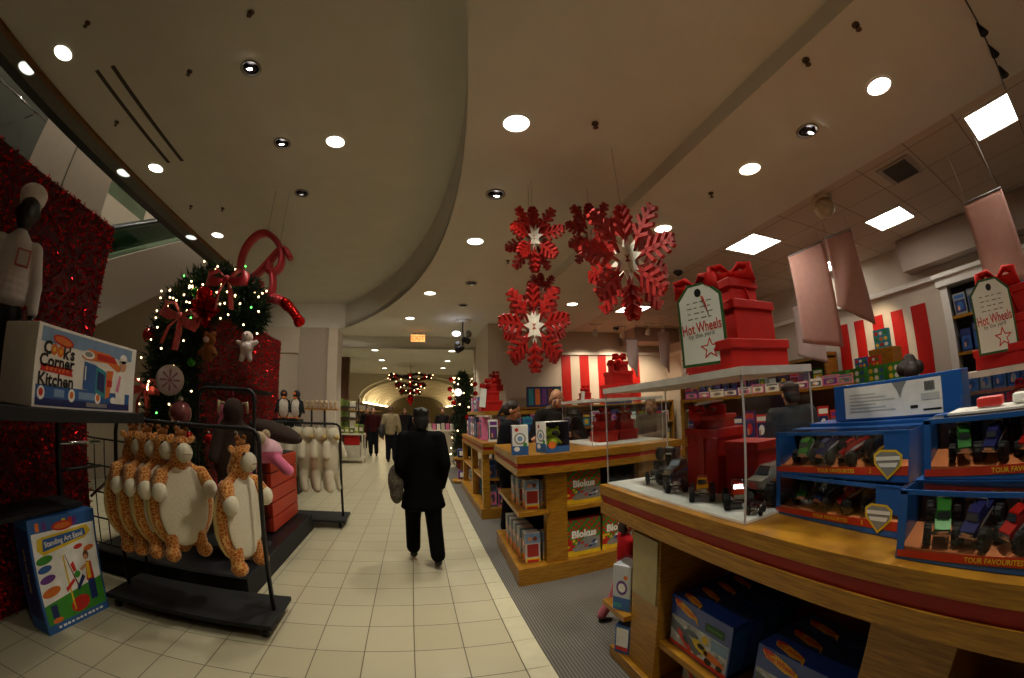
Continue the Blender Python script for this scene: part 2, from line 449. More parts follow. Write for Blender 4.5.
# ------------------------------------------------------------------ escalator across the void
t = thing('escalator', 'escalator rising away behind the tinsel display, with glass balustrade', 'escalator', (-5.5, 0, 0))
def esl(y, dz=0): return 3.89 + .58 * (y - 5.54) + dz
f = MB(); V = []
YA, YB = 1.2, 8.9
f.add([(0, YA, esl(YA) - 1.1), (0, YB, esl(YB) - 1.1), (0, YB, esl(YB)), (0, YA, esl(YA)), (-.9, YA, esl(YA) - 1.1), (-.9, YB, esl(YB) - 1.1), (-.9, YB, esl(YB)), (-.9, YA, esl(YA))],
      [(0, 1, 2, 3), (7, 6, 5, 4), (0, 4, 5, 1), (3, 2, 6, 7), (0, 3, 7, 4), (1, 5, 6, 2)], mat('escalator_cladding', '#b9ac9c', .7, var=.03)); f.build('truss', t)
f = MB()
for x in (-.06, -.84): f.add([(x, YA, esl(YA)), (x, YB, esl(YB)), (x, YB, esl(YB, .55)), (x, YA, esl(YA, .55)), (x - .015, YA, esl(YA)), (x - .015, YB, esl(YB)), (x - .015, YB, esl(YB, .55)), (x - .015, YA, esl(YA, .55))],
      [(0, 1, 2, 3), (7, 6, 5, 4), (3, 2, 6, 7)], GLASSG)
f.build('glass_balustrade', t)
for x in (-.07, -.85):
    f = MB(); f.tube([(x, YA, esl(YA, .58)), (x, YB, esl(YB, .58))], .04, BLACK, 8); f.build('handrail', t)

# ------------------------------------------------------------------ ceiling fittings
RING = mat('white_trim_ring', '#d8d2c6', .4)
EYE = mat('dark_reflector', '#26242a', .2, .8)
SPOTK = .63
def downlight(x, y, z, power, label, group=None, r=.105, col='#fbf5e2'):
    t = thing('ceiling_downlight', label, 'ceiling light', (x, y, z), 0, group)
    f = MB(); f.lathe([(r + .016, -.004), (r + .016, -.012), (r, -.012), (r, -.003)], RING, 24, caps=False); f.build('trim_ring', t)
    lm = lamp('lamp_%s_%s' % (col[1:], 'dim' if power < 2 else 'bright'), col, 1.1 if power < 2 else 7)
    if power > 2:
        ld = bpy.data.lights.new('lamp_beam', 'SPOT'); ld.energy = power * SPOTK; ld.color = lin(col)[:3]; ld.spot_size = rad(118); ld.spot_blend = .75; ld.shadow_soft_size = .09
        lo = bpy.data.objects.new('lamp_beam', ld); COL.objects.link(lo); lo.parent = t; lo.location = (0, 0, -.03)
    f = MB(); f.add([(r * cos(2 * pi * i / 24), r * sin(2 * pi * i / 24), -.006) for i in range(24)], [tuple(range(23, -1, -1))], lm); f.build('lens', t)
    return t
def eyeball(x, y, z, label, power=14, aim=None):
    t = thing('recessed_spotlight', label, 'ceiling light', (x, y, z))
    f = MB(); f.lathe([(.105, 0), (.105, -.014), (.088, -.014), (.08, -.001)], mat('grey_trim', '#8c8780', .4), 20, caps=False); f.build('trim_ring', t)
    f = MB(); f.add([(.088 * cos(2 * pi * i / 20), .088 * sin(2 * pi * i / 20), -.002) for i in range(20)], [tuple(range(19, -1, -1))], EYE)
    f.lathe([(.075, -.004), (.06, -.03), (.045, -.034), (.04, -.01)], EYE, 18, TR((0, -.01, 0), (.35, 0, 0)), caps=False); f.build('reflector', t)
    f = MB(); f.ell((.008, -.03, -.036), (.034, .028, .012), lamp('eyeball_glow_%g' % power, '#fff6ea', power)); f.build('bulb', t)
    if aim:
        ld = bpy.data.lights.new('lamp_beam', 'SPOT'); ld.energy = 260; ld.color = lin('#fff0da')[:3]; ld.spot_size = rad(58); ld.spot_blend = .9; ld.shadow_soft_size = .05
        lo = bpy.data.objects.new('lamp_beam', ld); COL.objects.link(lo); lo.parent = t; lo.location = (0, 0, -.04); lo.rotation_euler = (Vector(aim) - Vector((x, y, z))).to_track_quat('-Z', 'Y').to_euler()
words = ['first', 'second', 'third', 'fourth', 'fifth']
for i, (x, y, p) in enumerate([(-3.64, 1.82, 18), (-3.66, 3.95, 22), (-3.69, 6.1, 130)]):
    downlight(x, y, ZL, p, '%s bright round downlight from the near end of the row beside the brown wood trim' % words[i])
for i, (x, y) in enumerate([(-4.25, 1.82), (-4.25, 3.95), (-4.28, 6.14)]):
    downlight(x, y, ZL, 1.6, '%s dim round downlight from the near end in the grey strip beyond the wood trim' % words[i], col='#e8f2e4')
downlight(-1.06, 3.66, ZL, 150, 'bright round downlight alone in the middle of the raised curved ceiling')
for i, (x, y) in enumerate([(-1.72, 2.5), (-1.70, 3.67), (-1.73, 4.8)]):
    eyeball(x, y, ZL, '%s dark recessed spotlight from the near end of the raised ceiling' % words[i], 14 if i < 2 else .6, (-2.7, 10.6, 1.9) if i == 2 else None)
for i, (x, y, p) in enumerate([(.68, 2.42, 230), (.71, 4.78, 200), (.2, 7.21, 260), (-.21, 9.28, 300)]):
    downlight(x, y, ZC, p, ['largest brightest round downlight beside the curved edge of the raised ceiling', 'round downlight over the aisle in front of the small snowflake', 'round downlight over the aisle beyond the raised ceiling curve', 'round downlight over the aisle just before the exit sign'][i])
for i, (x, y) in enumerate([(.74, 3.56), (.9, 6.53), (.92, 7.99)]):
    eyeball(x, y, ZC, ['chrome recessed spotlight left of the smallest snowflake', 'small recessed spotlight beyond the curved ceiling edge', 'recessed spotlight just before the hanging track lights'][i], 14 if i == 0 else .5)
for i, (x, y, p) in enumerate([(3.0, .66, 260), (2.87, 2.12, 110), (2.8, 3.57, 110), (3.0, 7.06, 170)]):
    downlight(x, y, ZR, p, ['bright round downlight above the toy truck counter', 'yellowish round downlight above the tall red gift tower', 'round downlight just behind the big red snowflake', 'round downlight beside the lowest red snowflake, over the back counters'][i], col='#ffe9c8' if i in (1, 2) else '#fff1dc')
eyeball(2.92, 1.41, ZR, 'dark recessed spotlight between the two downlights over the toy counter')
eyeball(3.0, 4.9, ZR, 'dark recessed spotlight behind the red snowflakes', .6)
for i, (x, y) in enumerate([(-1.34, 12.15), (-1.33, 14.5), (-1.45, 17.2), (1.05, 12.12), (1.1, 14.54), (1.08, 16.9)]):
    downlight(x, y, ZLOW, 150, '%s small round corridor downlight from the near end of the %s row' % (words[i % 3], 'left' if i < 3 else 'right'), 'corridor downlights')
# lamps of the same rows behind the photographer
downlight(.66, .1, ZC, 140, 'round downlight over the aisle directly above the viewer'); downlight(3.1, -1.2, ZR, 220, 'round downlight over the near end of the toy counter')
downlight(.66, -2.2, ZC, 40, 'round downlight over the aisle behind the viewer')
for i, y in enumerate((2.2, 5.0, 7.8)): downlight(-5.2, y, 7.5, 330, '%s upper floor downlight over the escalator void' % words[i])
downlight(-6.2, 1.0, 7.5, 3, 'upper floor downlight at the far left edge over the escalator void')

def panel(x, y, w, d, label, p=11, parts=True):
    t = thing('fluorescent_ceiling_panel', label, 'ceiling light', (x, y, ZR + .012), 0)
    f = MB(); f.box((0, 0, -.012), (w + .04, .02, .02), RING, TR((0, -d / 2 - .01, 0))); f.box((0, 0, -.012), (w + .04, .02, .02), RING, TR((0, d / 2 + .01, 0)))
    f.box((-w / 2 - .01, 0, -.012), (.02, d, .02), RING); f.box((w / 2 + .01, 0, -.012), (.02, d, .02), RING); f.build('frame', t)
    f = MB(); f.add([(-w / 2, -d / 2, -.008), (w / 2, -d / 2, -.008), (w / 2, d / 2, -.008), (-w / 2, d / 2, -.008)], [(3, 2, 1, 0)], lamp('fluorescent_%g' % p, '#fff8ec', p)); f.build('diffuser', t)
    f = MB()
    for k in range(1, 4):
        f.box((-w / 2 + w * k / 4, 0, -.012), (.006, d, .012), RING); f.box((0, -d / 2 + d * k / 4, -.012), (w, .006, .012), RING)
    f.build('louvre', t)
panel(4.45, 0, .58, .5, 'square fluorescent ceiling panel nearest the right edge of the ceiling grid')
panel(5.68, 1.92, .58, .56, 'square fluorescent ceiling panel between the two hanging pink banners and the vent')
panel(4.38, 3.53, .6, .56, 'square fluorescent ceiling panel above the bow of the tall red gift tower')
panel(4.5, 7.2, .6, .56, 'square fluorescent ceiling panel far back, beside the biggest snowflake')
panel(6.6, 3.7, .5, .5, 'square fluorescent ceiling panel seen between the two hanging banners')
t = thing('air_vent', 'square louvred air vent in the grid ceiling beside the fluorescent panels', 'vent', (4.5, 1.2, ZR + .012))
f = MB(); f.box((0, 0, -.01), (.52, .42, .012), mat('vent_grey', '#a09280', .5)); f.build('frame', t)
f = MB()
for k in range(9): f.box((-.2 + k * .05, 0, -.022), (.03, .3, .006), mat('vent_dark', '#3a332c', .6), TR((0, 0, 0), (0, 0, 0)))
f.build('louvre', t)
DOME = mat('smoke_dome', '#17161a', .15)
for i, (x, y) in enumerate([(3.93, 4.8), (5.04, 9.0), (6.3, 3.1)]):
    t = thing('security_dome', ['black security camera dome right of the big snowflake', 'black security camera dome by the back wall ceiling', 'black security camera dome between the hanging banners'][i], 'camera', (x, y, ZR if i == 0 else ZR + .012))
    f = MB(); f.lathe([(.1, -.002), (.105, -.02), (.09, -.025)], RING, 18); f.build('base', t)
    f = MB(); f.ell((0, 0, -.025), (.085, .085, .075), DOME); f.build('dome', t)
t = thing('pendant_speaker', 'round beige ceiling speaker fitting at the edge of the grid ceiling', 'speaker', (4.19, 2.16, ZR + .012))
f = MB(); f.lathe([(.13, -.002), (.13, -.02), (.09, -.03)], mat('beige_plastic', '#b9a88e', .5), 20); f.build('base', t)
f = MB(); f.ell((0, 0, -.12), (.13, .13, .12), mat('beige_globe', '#c4b296', .4)); f.build('globe', t)
def sprinkler(x, y, z, label):
    t = thing('sprinkler_head', label, 'sprinkler', (x, y, z))
    f = MB(); f.lathe([(.03, -.001), (.03, -.012), (.012, -.014)], mat('bronze', '#5c4c3a', .4, .5), 12); f.build('base', t)
    f = MB(); f.lathe([(.01, -.012), (.01, -.045), (.024, -.05)], mat('bronze', '#5c4c3a'), 10); f.build('deflector', t)
for i, (x, y, z) in enumerate([(-1.55, 1.88, ZL), (-2.36, 2.44, ZL), (-3.65, 2.96, ZL), (-3.66, 5.03, ZL), (-3.14, 5.16, ZL), (-3.14, 1.6, ZL), (1.3, 2.26, ZC), (1.72, 3.64, ZC), (2.32, .42, ZR), (2.26, .86, ZR), (2.81, 2.66, ZR), (1.3, 5.4, ZC)]):
    sprinkler(x, y, z, ['small dark sprinkler above the near recessed spotlight on the raised ceiling', 'small sprinkler near the twin slots of the raised ceiling', 'small sprinkler left of the twin ceiling slots', 'small sprinkler beyond the twin slots, close to the wood trim', 'small sprinkler beyond the twin slots, farther from the wood trim', 'small sprinkler nearest the wood trim beside the nearest bright downlight',
        'small sprinkler to the right of the brightest downlight', 'small sprinkler above the dark snowflake', 'small sprinkler nearest the viewer on the lower ceiling', 'second sprinkler from the viewer on the lower ceiling', 'small sprinkler beyond the yellowish downlight', 'small sprinkler just left of the smallest snowflake'][i])
f = MB(); SL = mat('slot_dark', '#3c3129', .6)
f.b2((-3.42, 2.16, ZL - .006), (-3.37, 3.87, ZL + .002), SL); f.b2((-3.2, 2.16, ZL - .006), (-3.15, 3.87, ZL + .002), SL)
tag(f.build('slot_diffuser'), 'pair of long dark slots in the raised ceiling beside the wood trim', 'air vent')
# track spotlights along the back
for i, (x, y) in enumerate([(4.35, 8.8), (5.2, 8.9), (5.75, 8.5), (6.2, 8.45)]):
    t = thing('track_spotlight', '%s white track spotlight from the lower snowflake along the back of the shop' % words[i], 'spotlight', (x, y, ZR + .012), 0)
    f = MB(); f.box((0, 0, -.015), (.3, .05, .03), RING, bev=.005); f.build('track', t)
    f = MB(); f.tube([(0, 0, -.03), (0, 0, -.12)], .015, RING); f.build('stem', t)
    f = MB(); f.lathe([(.04, 0), (.06, .06), (.06, .16), (.05, .16)], RING, 14, TR((0, .03, -.14), (-2.6, 0, 0))); f.build('head', t)
    ld = bpy.data.lights.new('lamp_beam', 'SPOT'); ld.energy = 65; ld.color = lin('#ffe6c4')[:3]; ld.spot_size = rad(100); ld.spot_blend = .8; ld.shadow_soft_size = .04
    lo = bpy.data.objects.new('lamp_beam', ld); COL.objects.link(lo); lo.parent = t; lo.location = (0, .12, -.32); lo.rotation_euler = (.55, 0, 0)
t = thing('track_spotlight', 'white track spotlight aimed at the red stripes of the right wall', 'spotlight', (6.1, 2.9, ZR + .012), rad(-80))
f = MB(); f.box((0, 0, -.015), (.3, .05, .03), RING, bev=.005); f.build('track', t)
f = MB(); f.tube([(0, 0, -.03), (0, 0, -.12)], .015, RING); f.build('stem', t)
f = MB(); f.lathe([(.04, 0), (.06, .06), (.06, .16), (.05, .16)], RING, 14, TR((0, .03, -.14), (-2.6, 0, 0))); f.build('head', t)
ld = bpy.data.lights.new('lamp_beam', 'SPOT'); ld.energy = 60; ld.color = lin('#ffe2b8')[:3]; ld.spot_size = rad(60); ld.spot_blend = .8; ld.shadow_soft_size = .04
lo = bpy.data.objects.new('lamp_beam', ld); COL.objects.link(lo); lo.parent = t; lo.location = (0, .12, -.32); lo.rotation_euler = (.6, 0, 0)
t = thing('track_light_cluster', 'hanging cluster of black and white track spotlights over the aisle', 'spotlight', (1.08, 9.4, ZC))
f = MB(); f.lathe([(.2, -.002), (.2, -.03), (.05, -.04)], RING, 20); f.build('base', t)
f = MB(); f.tube([(0, 0, -.03), (0, 0, -.75)], .02, BLACK); f.build('stem', t)
for k in range(4):
    f = MB(); a = k * 1.6
    f.lathe([(.05, 0), (.08, .1), (.08, .2), (.04, .22)], BLACK if k % 2 else mat('grey_can', '#77736c', .4), 14, TR((.12 * cos(a), .12 * sin(a), -.3 - .13 * k), (2.0, 0, a))); f.build('spot_head', t)
f = MB(); f.ell((-.17, -.12, -.36), (.1, .05, .06), lamp('cluster_glow', '#e8ecff', 9)); f.build('bulb', t)
ld = bpy.data.lights.new('lamp_beam', 'SPOT'); ld.energy = 110; ld.color = lin('#fff0da')[:3]; ld.spot_size = rad(90); ld.spot_blend = .8; ld.shadow_soft_size = .05
lo = bpy.data.objects.new('lamp_beam', ld); COL.objects.link(lo); lo.parent = t; lo.location = (-.2, -.14, -.4); lo.rotation_euler = Vector((-3.6, 1.3, -1.6)).to_track_quat('-Z', 'Y').to_euler()
# exit sign
t = thing('exit_sign', 'glowing orange exit sign hanging from the ceiling over the aisle', 'sign', (-.01, 11.0, 3.8))
for x in (-.08, .08):
    f = MB(); f.tube([(x, 0, 0), (x, 0, -.06)], .006, BLACK); f.build('hanger', t)
f = MB(); f.box((0, 0, -.17), (.42, .06, .22), RING, bev=.008); f.build('housing', t)
f = MB(); FF = Matrix(((1, 0, 0, 0), (0, 0, -1, -.031), (0, 1, 0, -.17), (0, 0, 0, 1)))
f.rect(-.2, -.1, .2, .1, lamp('exit_glow', '#ffb060', 1.3), FF); f.text('EXIT', 0, 0, .19, lamp('exit_letters', '#ff5a30', 2.2), FF, 3, .03); f.build('face', t)
# bunting string at the right
t = thing('string_of_cones', 'dark cord with black cone decorations running along the ceiling at top right', 'decoration', (0, 0, ZR))
f = MB(); f.tube([(2.7, -.31, -.03), (3.0, -.30, -.06), (3.3, -.29, -.04), (3.65, -.27, -.07), (4.0, -.25, -.04)], .006, BLACKM, 6); f.build('cord', t)
for x in (3.0, 3.3, 3.62):
    f = MB(); f.lathe([(.038, -.15), (.006, -.05)], BLACKM, 8, TR((x, -.29, 0))); f.build('cone', t)
# ------------------------------------------------------------------ left: tinsel displays
TIN = mat('red_tinsel_foil', '#e0141c', .3, .85, var=.35, scale=40)
TINB = mat('red_tinsel_backing', '#4e0608', .6, .2)
def tinsel(name, label, loc, size, n, seed):
    rnd = random.Random(seed)
    t = thing(name, label, 'tinsel display', loc)
    w, d, h = size
    f = MB(); f.b2((-w, 0, 0), (0, d, h), TINB); f.build('core', t)
    f = MB()
    for k in range(n):
        face = rnd.random()
        if face < .84: p = Vector((0, rnd.uniform(0, d), rnd.uniform(0, h))); nn = Vector((1, 0, 0))
        elif face < .92: p = Vector((rnd.uniform(-w, 0), d, rnd.uniform(0, h))); nn = Vector((0, 1, 0))
        else: p = Vector((rnd.uniform(-w, 0), rnd.uniform(0, d), h)); nn = Vector((0, 0, 1))
        a = Vector((rnd.gauss(0, 1), rnd.gauss(0, 1), rnd.gauss(0, 1))).normalized()
        dr = (nn * .75 + a).normalized() * rnd.uniform(.02, .045)
        s = dr.cross(Vector((rnd.gauss(0, 1), rnd.gauss(0, 1), rnd.gauss(0, 1)))).normalized() * rnd.uniform(.004, .008)
        f.add([p - s, p + s, p + dr + s, p + dr - s], [(0, 1, 2, 3)], TIN)
    f.build('tinsel', t)
    g = MB()
    for k in range(n // 14):
        p = Vector((rnd.uniform(0, .03), rnd.uniform(0, d), rnd.uniform(0, h)))
        a = Vector((rnd.gauss(1, .7), rnd.gauss(0, .7), rnd.gauss(0, .7))).normalized(); s = a.cross(Vector((rnd.gauss(0, 1), rnd.gauss(0, 1), rnd.gauss(0, 1)))).normalized(); q = a.cross(s)
        g.add([p - s * .008 - q * .008, p + s * .008 - q * .008, p + s * .008 + q * .008, p - s * .008 + q * .008], [(0, 1, 2, 3)], mat('red_sequin_foil', '#ff2430', .12, 1, var=.2))
    g.build('sequins', t)
tinsel('tinsel_column', 'tall red tinsel display at the left edge behind the chef mannequin', (-3.0, .2, .01), (.5, 2.72, 3.08), 15000, 1)
tinsel('tinsel_column', 'red tinsel display behind the wreath, with a black shelf on it', (-3.2, 5.25, .21), (.5, 3.6, 2.88), 11000, 2)
f = MB(); f.box((0, 0, 0), (.26, 2.3, .07), BLACKM, bev=.006); tag(f.build('display_shelf', loc=(-3.03, 6.5, 1.86)), 'empty black shelf on the red tinsel display behind the wreath', 'shelf')

# shelf that carries the kitchen carton and the mannequin
t = thing('shelf_unit', 'black shelf unit under the boxed play kitchen, before the red tinsel', 'shelf', (-2.45, 1.4, 0))
f = MB(); f.b2((-.42, -1.6, 1.42), (.5, 1.08, 1.485), BLACKM, bev=.004); f.build('shelf', t)
f = MB(); f.b2((-.42, -.5, .78), (-.1, 1.0, .81), BLACKM); f.build('lower_shelf', t)
for x, y in ((-.38, -1.5), (-.38, 1.02)):
    f = MB(); f.b2((x - .02, y - .02, 0), (x + .02, y + .02, 1.42), BLACK); f.build('upright', t)
f = MB(); f.tube([(-.36, 1.02, 1.2), (-.36, 1.5, 1.2)], .014, CHROME); f.tube([(-.36, 1.02, 1.0), (-.36, 1.5, 1.0)], .014, BLACK); f.build('hang_rail', t)
t = thing('wire_rack', 'dark wire rack between the easel carton and the giraffe cushions', 'rack', (-2.75, 2.95, 0))
for x in (-.3, .35):
    f = MB(); f.tube([(x, 0, 0), (x, 0, 1.3)], .015, BLACK); f.build('upright', t)
f = MB()
for k in range(5): f.tube([(-.3, 0, .3 + k * .23), (.35, 0, .3 + k * .23)], .008, BLACK, 6)
for k in range(4): f.tube([(-.18 + k * .13, 0, .3), (-.18 + k * .13, 0, 1.22)], .006, BLACK, 6)
f.build('grid', t)
f = MB(); f.tube([(-.2, -.05, .72), (0, -.05, .86)], .014, CHROME); f.tube([(.02, -.05, .9), (.1, -.05, .98)], .014, CHROME); f.build('chrome_rail', t)

# ---- boxed play kitchen (faces the aisle: front = -Y local, turned 90 deg)
INK = mat('ink_black', '#16130f', .6); CY = mat('print_sky_blue', '#7f9fc4', .5); CB = mat('print_blue', '#2d5f9f', .5); CO = mat('print_orange', '#e0752a', .5)
CR = mat('print_red', '#c8281c', .5); CG = mat('print_green', '#3d8f2c', .5); CYL = mat('print_yellow', '#e8c428', .5); CW = mat('print_white', '#f1efe8', .5); CGR = mat('print_grey', '#8c8c88', .5)
CPU = mat('print_purple', '#6a3488', .5); CSK = mat('print_skin', '#d69a72', .6); CNV = mat('print_navy', '#1d2c66', .5); CBR = mat('print_brown', '#7a4526', .6); CPK = mat('print_pink', '#e07aa6', .5); CTE = mat('print_teal', '#2f8f9a', .5)
w, d, h = .9, .34, .42
f = MB(); f.box((0, 0, h / 2), (w, d, h), WHITEP, bev=.004)
F = face_front(w, d, h)
f.rect(.03, .33, .85, .405, CY, F, 1)
f.rect(.02, .012, .85, .115, CB, F, 1); f.rect(.02, .012, .85, .05, CNV, F, 2); f.rect(.43, .022, .62, .045, CGR, F, 3); f.rect(.16, .06, .24, .1, CY, F, 2); f.rect(.36, .06, .5, .1, CY, F, 2)
f.oval(.2, .352, .085, .028, CR, F, 3, tilt=-.12); f.oval(.2, .352, .07, .018, CO, F, 4, tilt=-.12)
f.text("C", .085, .305, .09, INK, F, 3, .045); f.oval(.135, .3, .026, .03, CO, F, 3); f.oval(.185, .296, .026, .03, CO, F, 3); f.oval(.135, .3, .009, .012, CYL, F, 4); f.oval(.185, .296, .009, .012, CYL, F, 4)
f.text("k's", .255, .296, .09, INK, F, 3, .04)
f.text('Corner', .17, .24, .09, INK, F, 3, .032, wmax=.28)
f.poly([(.04, .185), (.3, .175), (.29, .2), (.3, .215), (.04, .22), (.05, .2)], CR, F, 3)
for k in range(6): f.rect(.085 + k * .032, .19, .1 + k * .032, .208, CO, F, 4)
f.text('Kitchen', .17, .145, .09, INK, F, 3, .032, wmax=.28)
for u in (.06, .3, .53): f.oval(u, .075, .028, .035, CW, F, 3); f.oval(u, .078, .016, .02, CR if u < .1 else CO, F, 4)
# the toy kitchen picture
f.poly([(.36, .3), (.42, .35), (.62, .345), (.74, .28), (.73, .24), (.6, .29), (.4, .285)], CO, F, 3); f.oval(.42, .315, .055, .024, CW, F, 4); f.oval(.42, .318, .035, .014, CGR, F, 5)
f.poly([(.5, .335), (.66, .335), (.7, .3), (.66, .295), (.5, .3)], CR, F, 4)
f.poly([(.39, .12), (.5, .11), (.5, .265), (.39, .275)], CB, F, 4); f.poly([(.5, .11), (.6, .075), (.6, .235), (.5, .262)], CTE, F, 4); f.poly([(.515, .13), (.585, .105), (.585, .215), (.515, .235)], CNV, F, 5)
f.poly([(.6, .075), (.64, .09), (.67, .25), (.6, .245)], CO, F, 3); f.rect(.61, .15, .66, .19, CR, F, 5); f.rect(.4, .17, .41, .25, CW, F, 5)
# little cook
f.poly([(.7, .05), (.8, .05), (.8, .24), (.77, .26), (.71, .25)], CW, F, 4); f.oval(.765, .29, .03, .035, CSK, F, 5); f.oval(.76, .335, .04, .03, CW, F, 6); f.rect(.73, .305, .795, .325, CW, F, 6); f.poly([(.7, .13), (.73, .23), (.75, .22), (.73, .12)], CPK, F, 5)
f.oval(.68, .07, .03, .02, CW, F, 4)
tag(f.build('toy_kitchen_carton', loc=(-2.17, 1.955, 1.487), rz=pi / 2), 'large white carton picturing a blue and orange toy kitchen, on the black shelf', 'box')

# ---- easel carton on the floor
w, d, h = .62, .2, .77
f = MB(); f.box((0, 0, h / 2), (w, d, h), CB, bev=.004); F = face_front(w, d, h)
f.rect(.02, .2, .6, .68, CW, F, 1); f.poly([(.02, .06), (.6, .06), (.6, .27), (.35, .24), (.02, .2)], CG, F, 2)
f.rect(0, 0, .62, .06, CB, F, 2); [f.rect(.1 + k * .042, .022, .1 + k * .042 + (.024, .033, .028)[k % 3], .038, CW, F, 3) for k in range(11)]
for u, c in ((.06, CO), (.12, CPU), (.3, CYL), (.4, CPU), (.36, CR)): f.rect(u, .69, u + .035, .745, c, F, 2)
f.oval(.3, .7, .1, .032, CR, F, 4); f.oval(.3, .7, .08, .02, CO, F, 5)
f.poly([(.05, .57), (.1, .53), (.5, .58), (.56, .62), (.53, .67), (.1, .65), (.06, .64)], CYL, F, 3)
f.poly([(.1, .555), (.51, .6), (.5, .65), (.11, .635)], CB, F, 4); f.text('Standing Art Easel', .3, .603, .05, CW, F, 5, .02, wmax=.36, tilt=.06)
for (u, v, c, s) in ((.1, .5, CG, 1), (.09, .44, CB, .85), (.1, .37, CPU, .95), (.11, .28, CO, 1.15), (.42, .53, CR, .6), (.52, .5, CO, .7)): f.oval(u, v, .075 * s, .028 * s, c, F, 3, tilt=.1)
f.oval(.35, .13, .095, .055, CR, F, 4, tilt=.1)
f.poly([(.26, .5), (.275, .5), (.3, .1), (.285, .1)], CYL, F, 4); f.poly([(.28, .5), (.36, .48), (.46, .3), (.36, .27)], CW, F, 4); f.poly([(.28, .5), (.285, .5), (.37, .26), (.355, .26)], CBR, F, 5)
f.poly([(.32, .42), (.35, .44), (.37, .37), (.34, .36)], CR, F, 5); f.oval(.37, .34, .03, .025, CG, F, 5); f.poly([(.25, .24), (.34, .3), (.33, .32), (.24, .27)], CR, F, 6); f.poly([(.36, .22), (.44, .3), (.42, .33), (.35, .25)], CNV, F, 6)
f.oval(.48, .455, .028, .035, CBR, F, 5); f.oval(.475, .44, .02, .02, CSK, F, 6); f.poly([(.45, .27), (.53, .27), (.52, .4), (.47, .41)], CR, F, 5); f.poly([(.46, .28), (.5, .28), (.5, .4), (.47, .4)], CYL, F, 6); f.poly([(.46, .12), (.53, .12), (.53, .27), (.46, .27)], CNV, F, 4); f.poly([(.4, .37), (.47, .4), (.47, .37), (.42, .35)], CSK, F, 6)
f.rect(.07, .1, .13, .19, CNV, F, 4); f.oval(.11, .08, .05, .018, CO, F, 4)
F2 = face_left(w, d, h)
f.rect(.02, .1, .18, .7, CNV, F2, 1); f.text('Standing Art Easel', .1, .42, .04, CYL, F2, 2, .01, tilt=pi / 2)
o = tag(f.build('easel_carton', loc=(-2.6, 2.14, 0), rz=rad(84)), 'blue carton of a standing art easel leaning on the floor by the red tinsel', 'box')

# ------------------------------------------------------------------ garment racks
def rack(label, loc, w, depth, h, zb, rz=0, group=None):
    t = thing('garment_rack', label, 'garment rack', loc, rz)
    f = MB(); f.b2((0, -depth / 2, zb), (w, depth / 2, zb + .035), BLACKM, bev=.004); f.build('base_board', t)
    f = MB(); b = .1
    pts = [(.06, 0, zb), (.06, 0, h - b), (.07, 0, h - b * .4), (.06 + b * .4, 0, h - .01), (.06 + b, 0, h), (w - .06 - b, 0, h), (w - .06 - b * .4, 0, h - .01), (w - .07, 0, h - b * .4), (w - .06, 0, h - b), (w - .06, 0, zb)]
    f.tube(pts, .017, BLACK, 10); f.build('rail', t)
    for x in (.07, w - .07):
        for y in (-depth / 2 + .06, depth / 2 - .06):
            f = MB(); f.tube([(x - .016, y, .035), (x + .016, y, .035)], .034, BLACKM, 14); f.b2((x - .022, y - .012, .04), (x + .022, y + .012, zb), BLACK); f.build('caster', t)
    return t
rack('black rolling rack of giraffe cushions in front of the display platform', (-2.47, 2.68, 0), 1.42, .5, 1.43, .085)
rack('black rolling rack holding the cream plush toys', (-2.2, 5.5, 0), 1.18, .5, 1.4, .085)
rack('black rack behind the giraffe cushions, with a dark brown plush toy on it', (-2.16, 3.5, .205), .72, .3, 1.53, .085)

# display platform
f = MB(); f.b2((-3.15, 3.0, 0), (-1.44, 5.2, .2), BLACKM, bev=.006); f.b2((-3.15, 3.02, .2), (-1.46, 5.18, .205), BLACK)
tag(f.build('display_platform'), 'low black display platform under the wreath and red crate', 'platform')

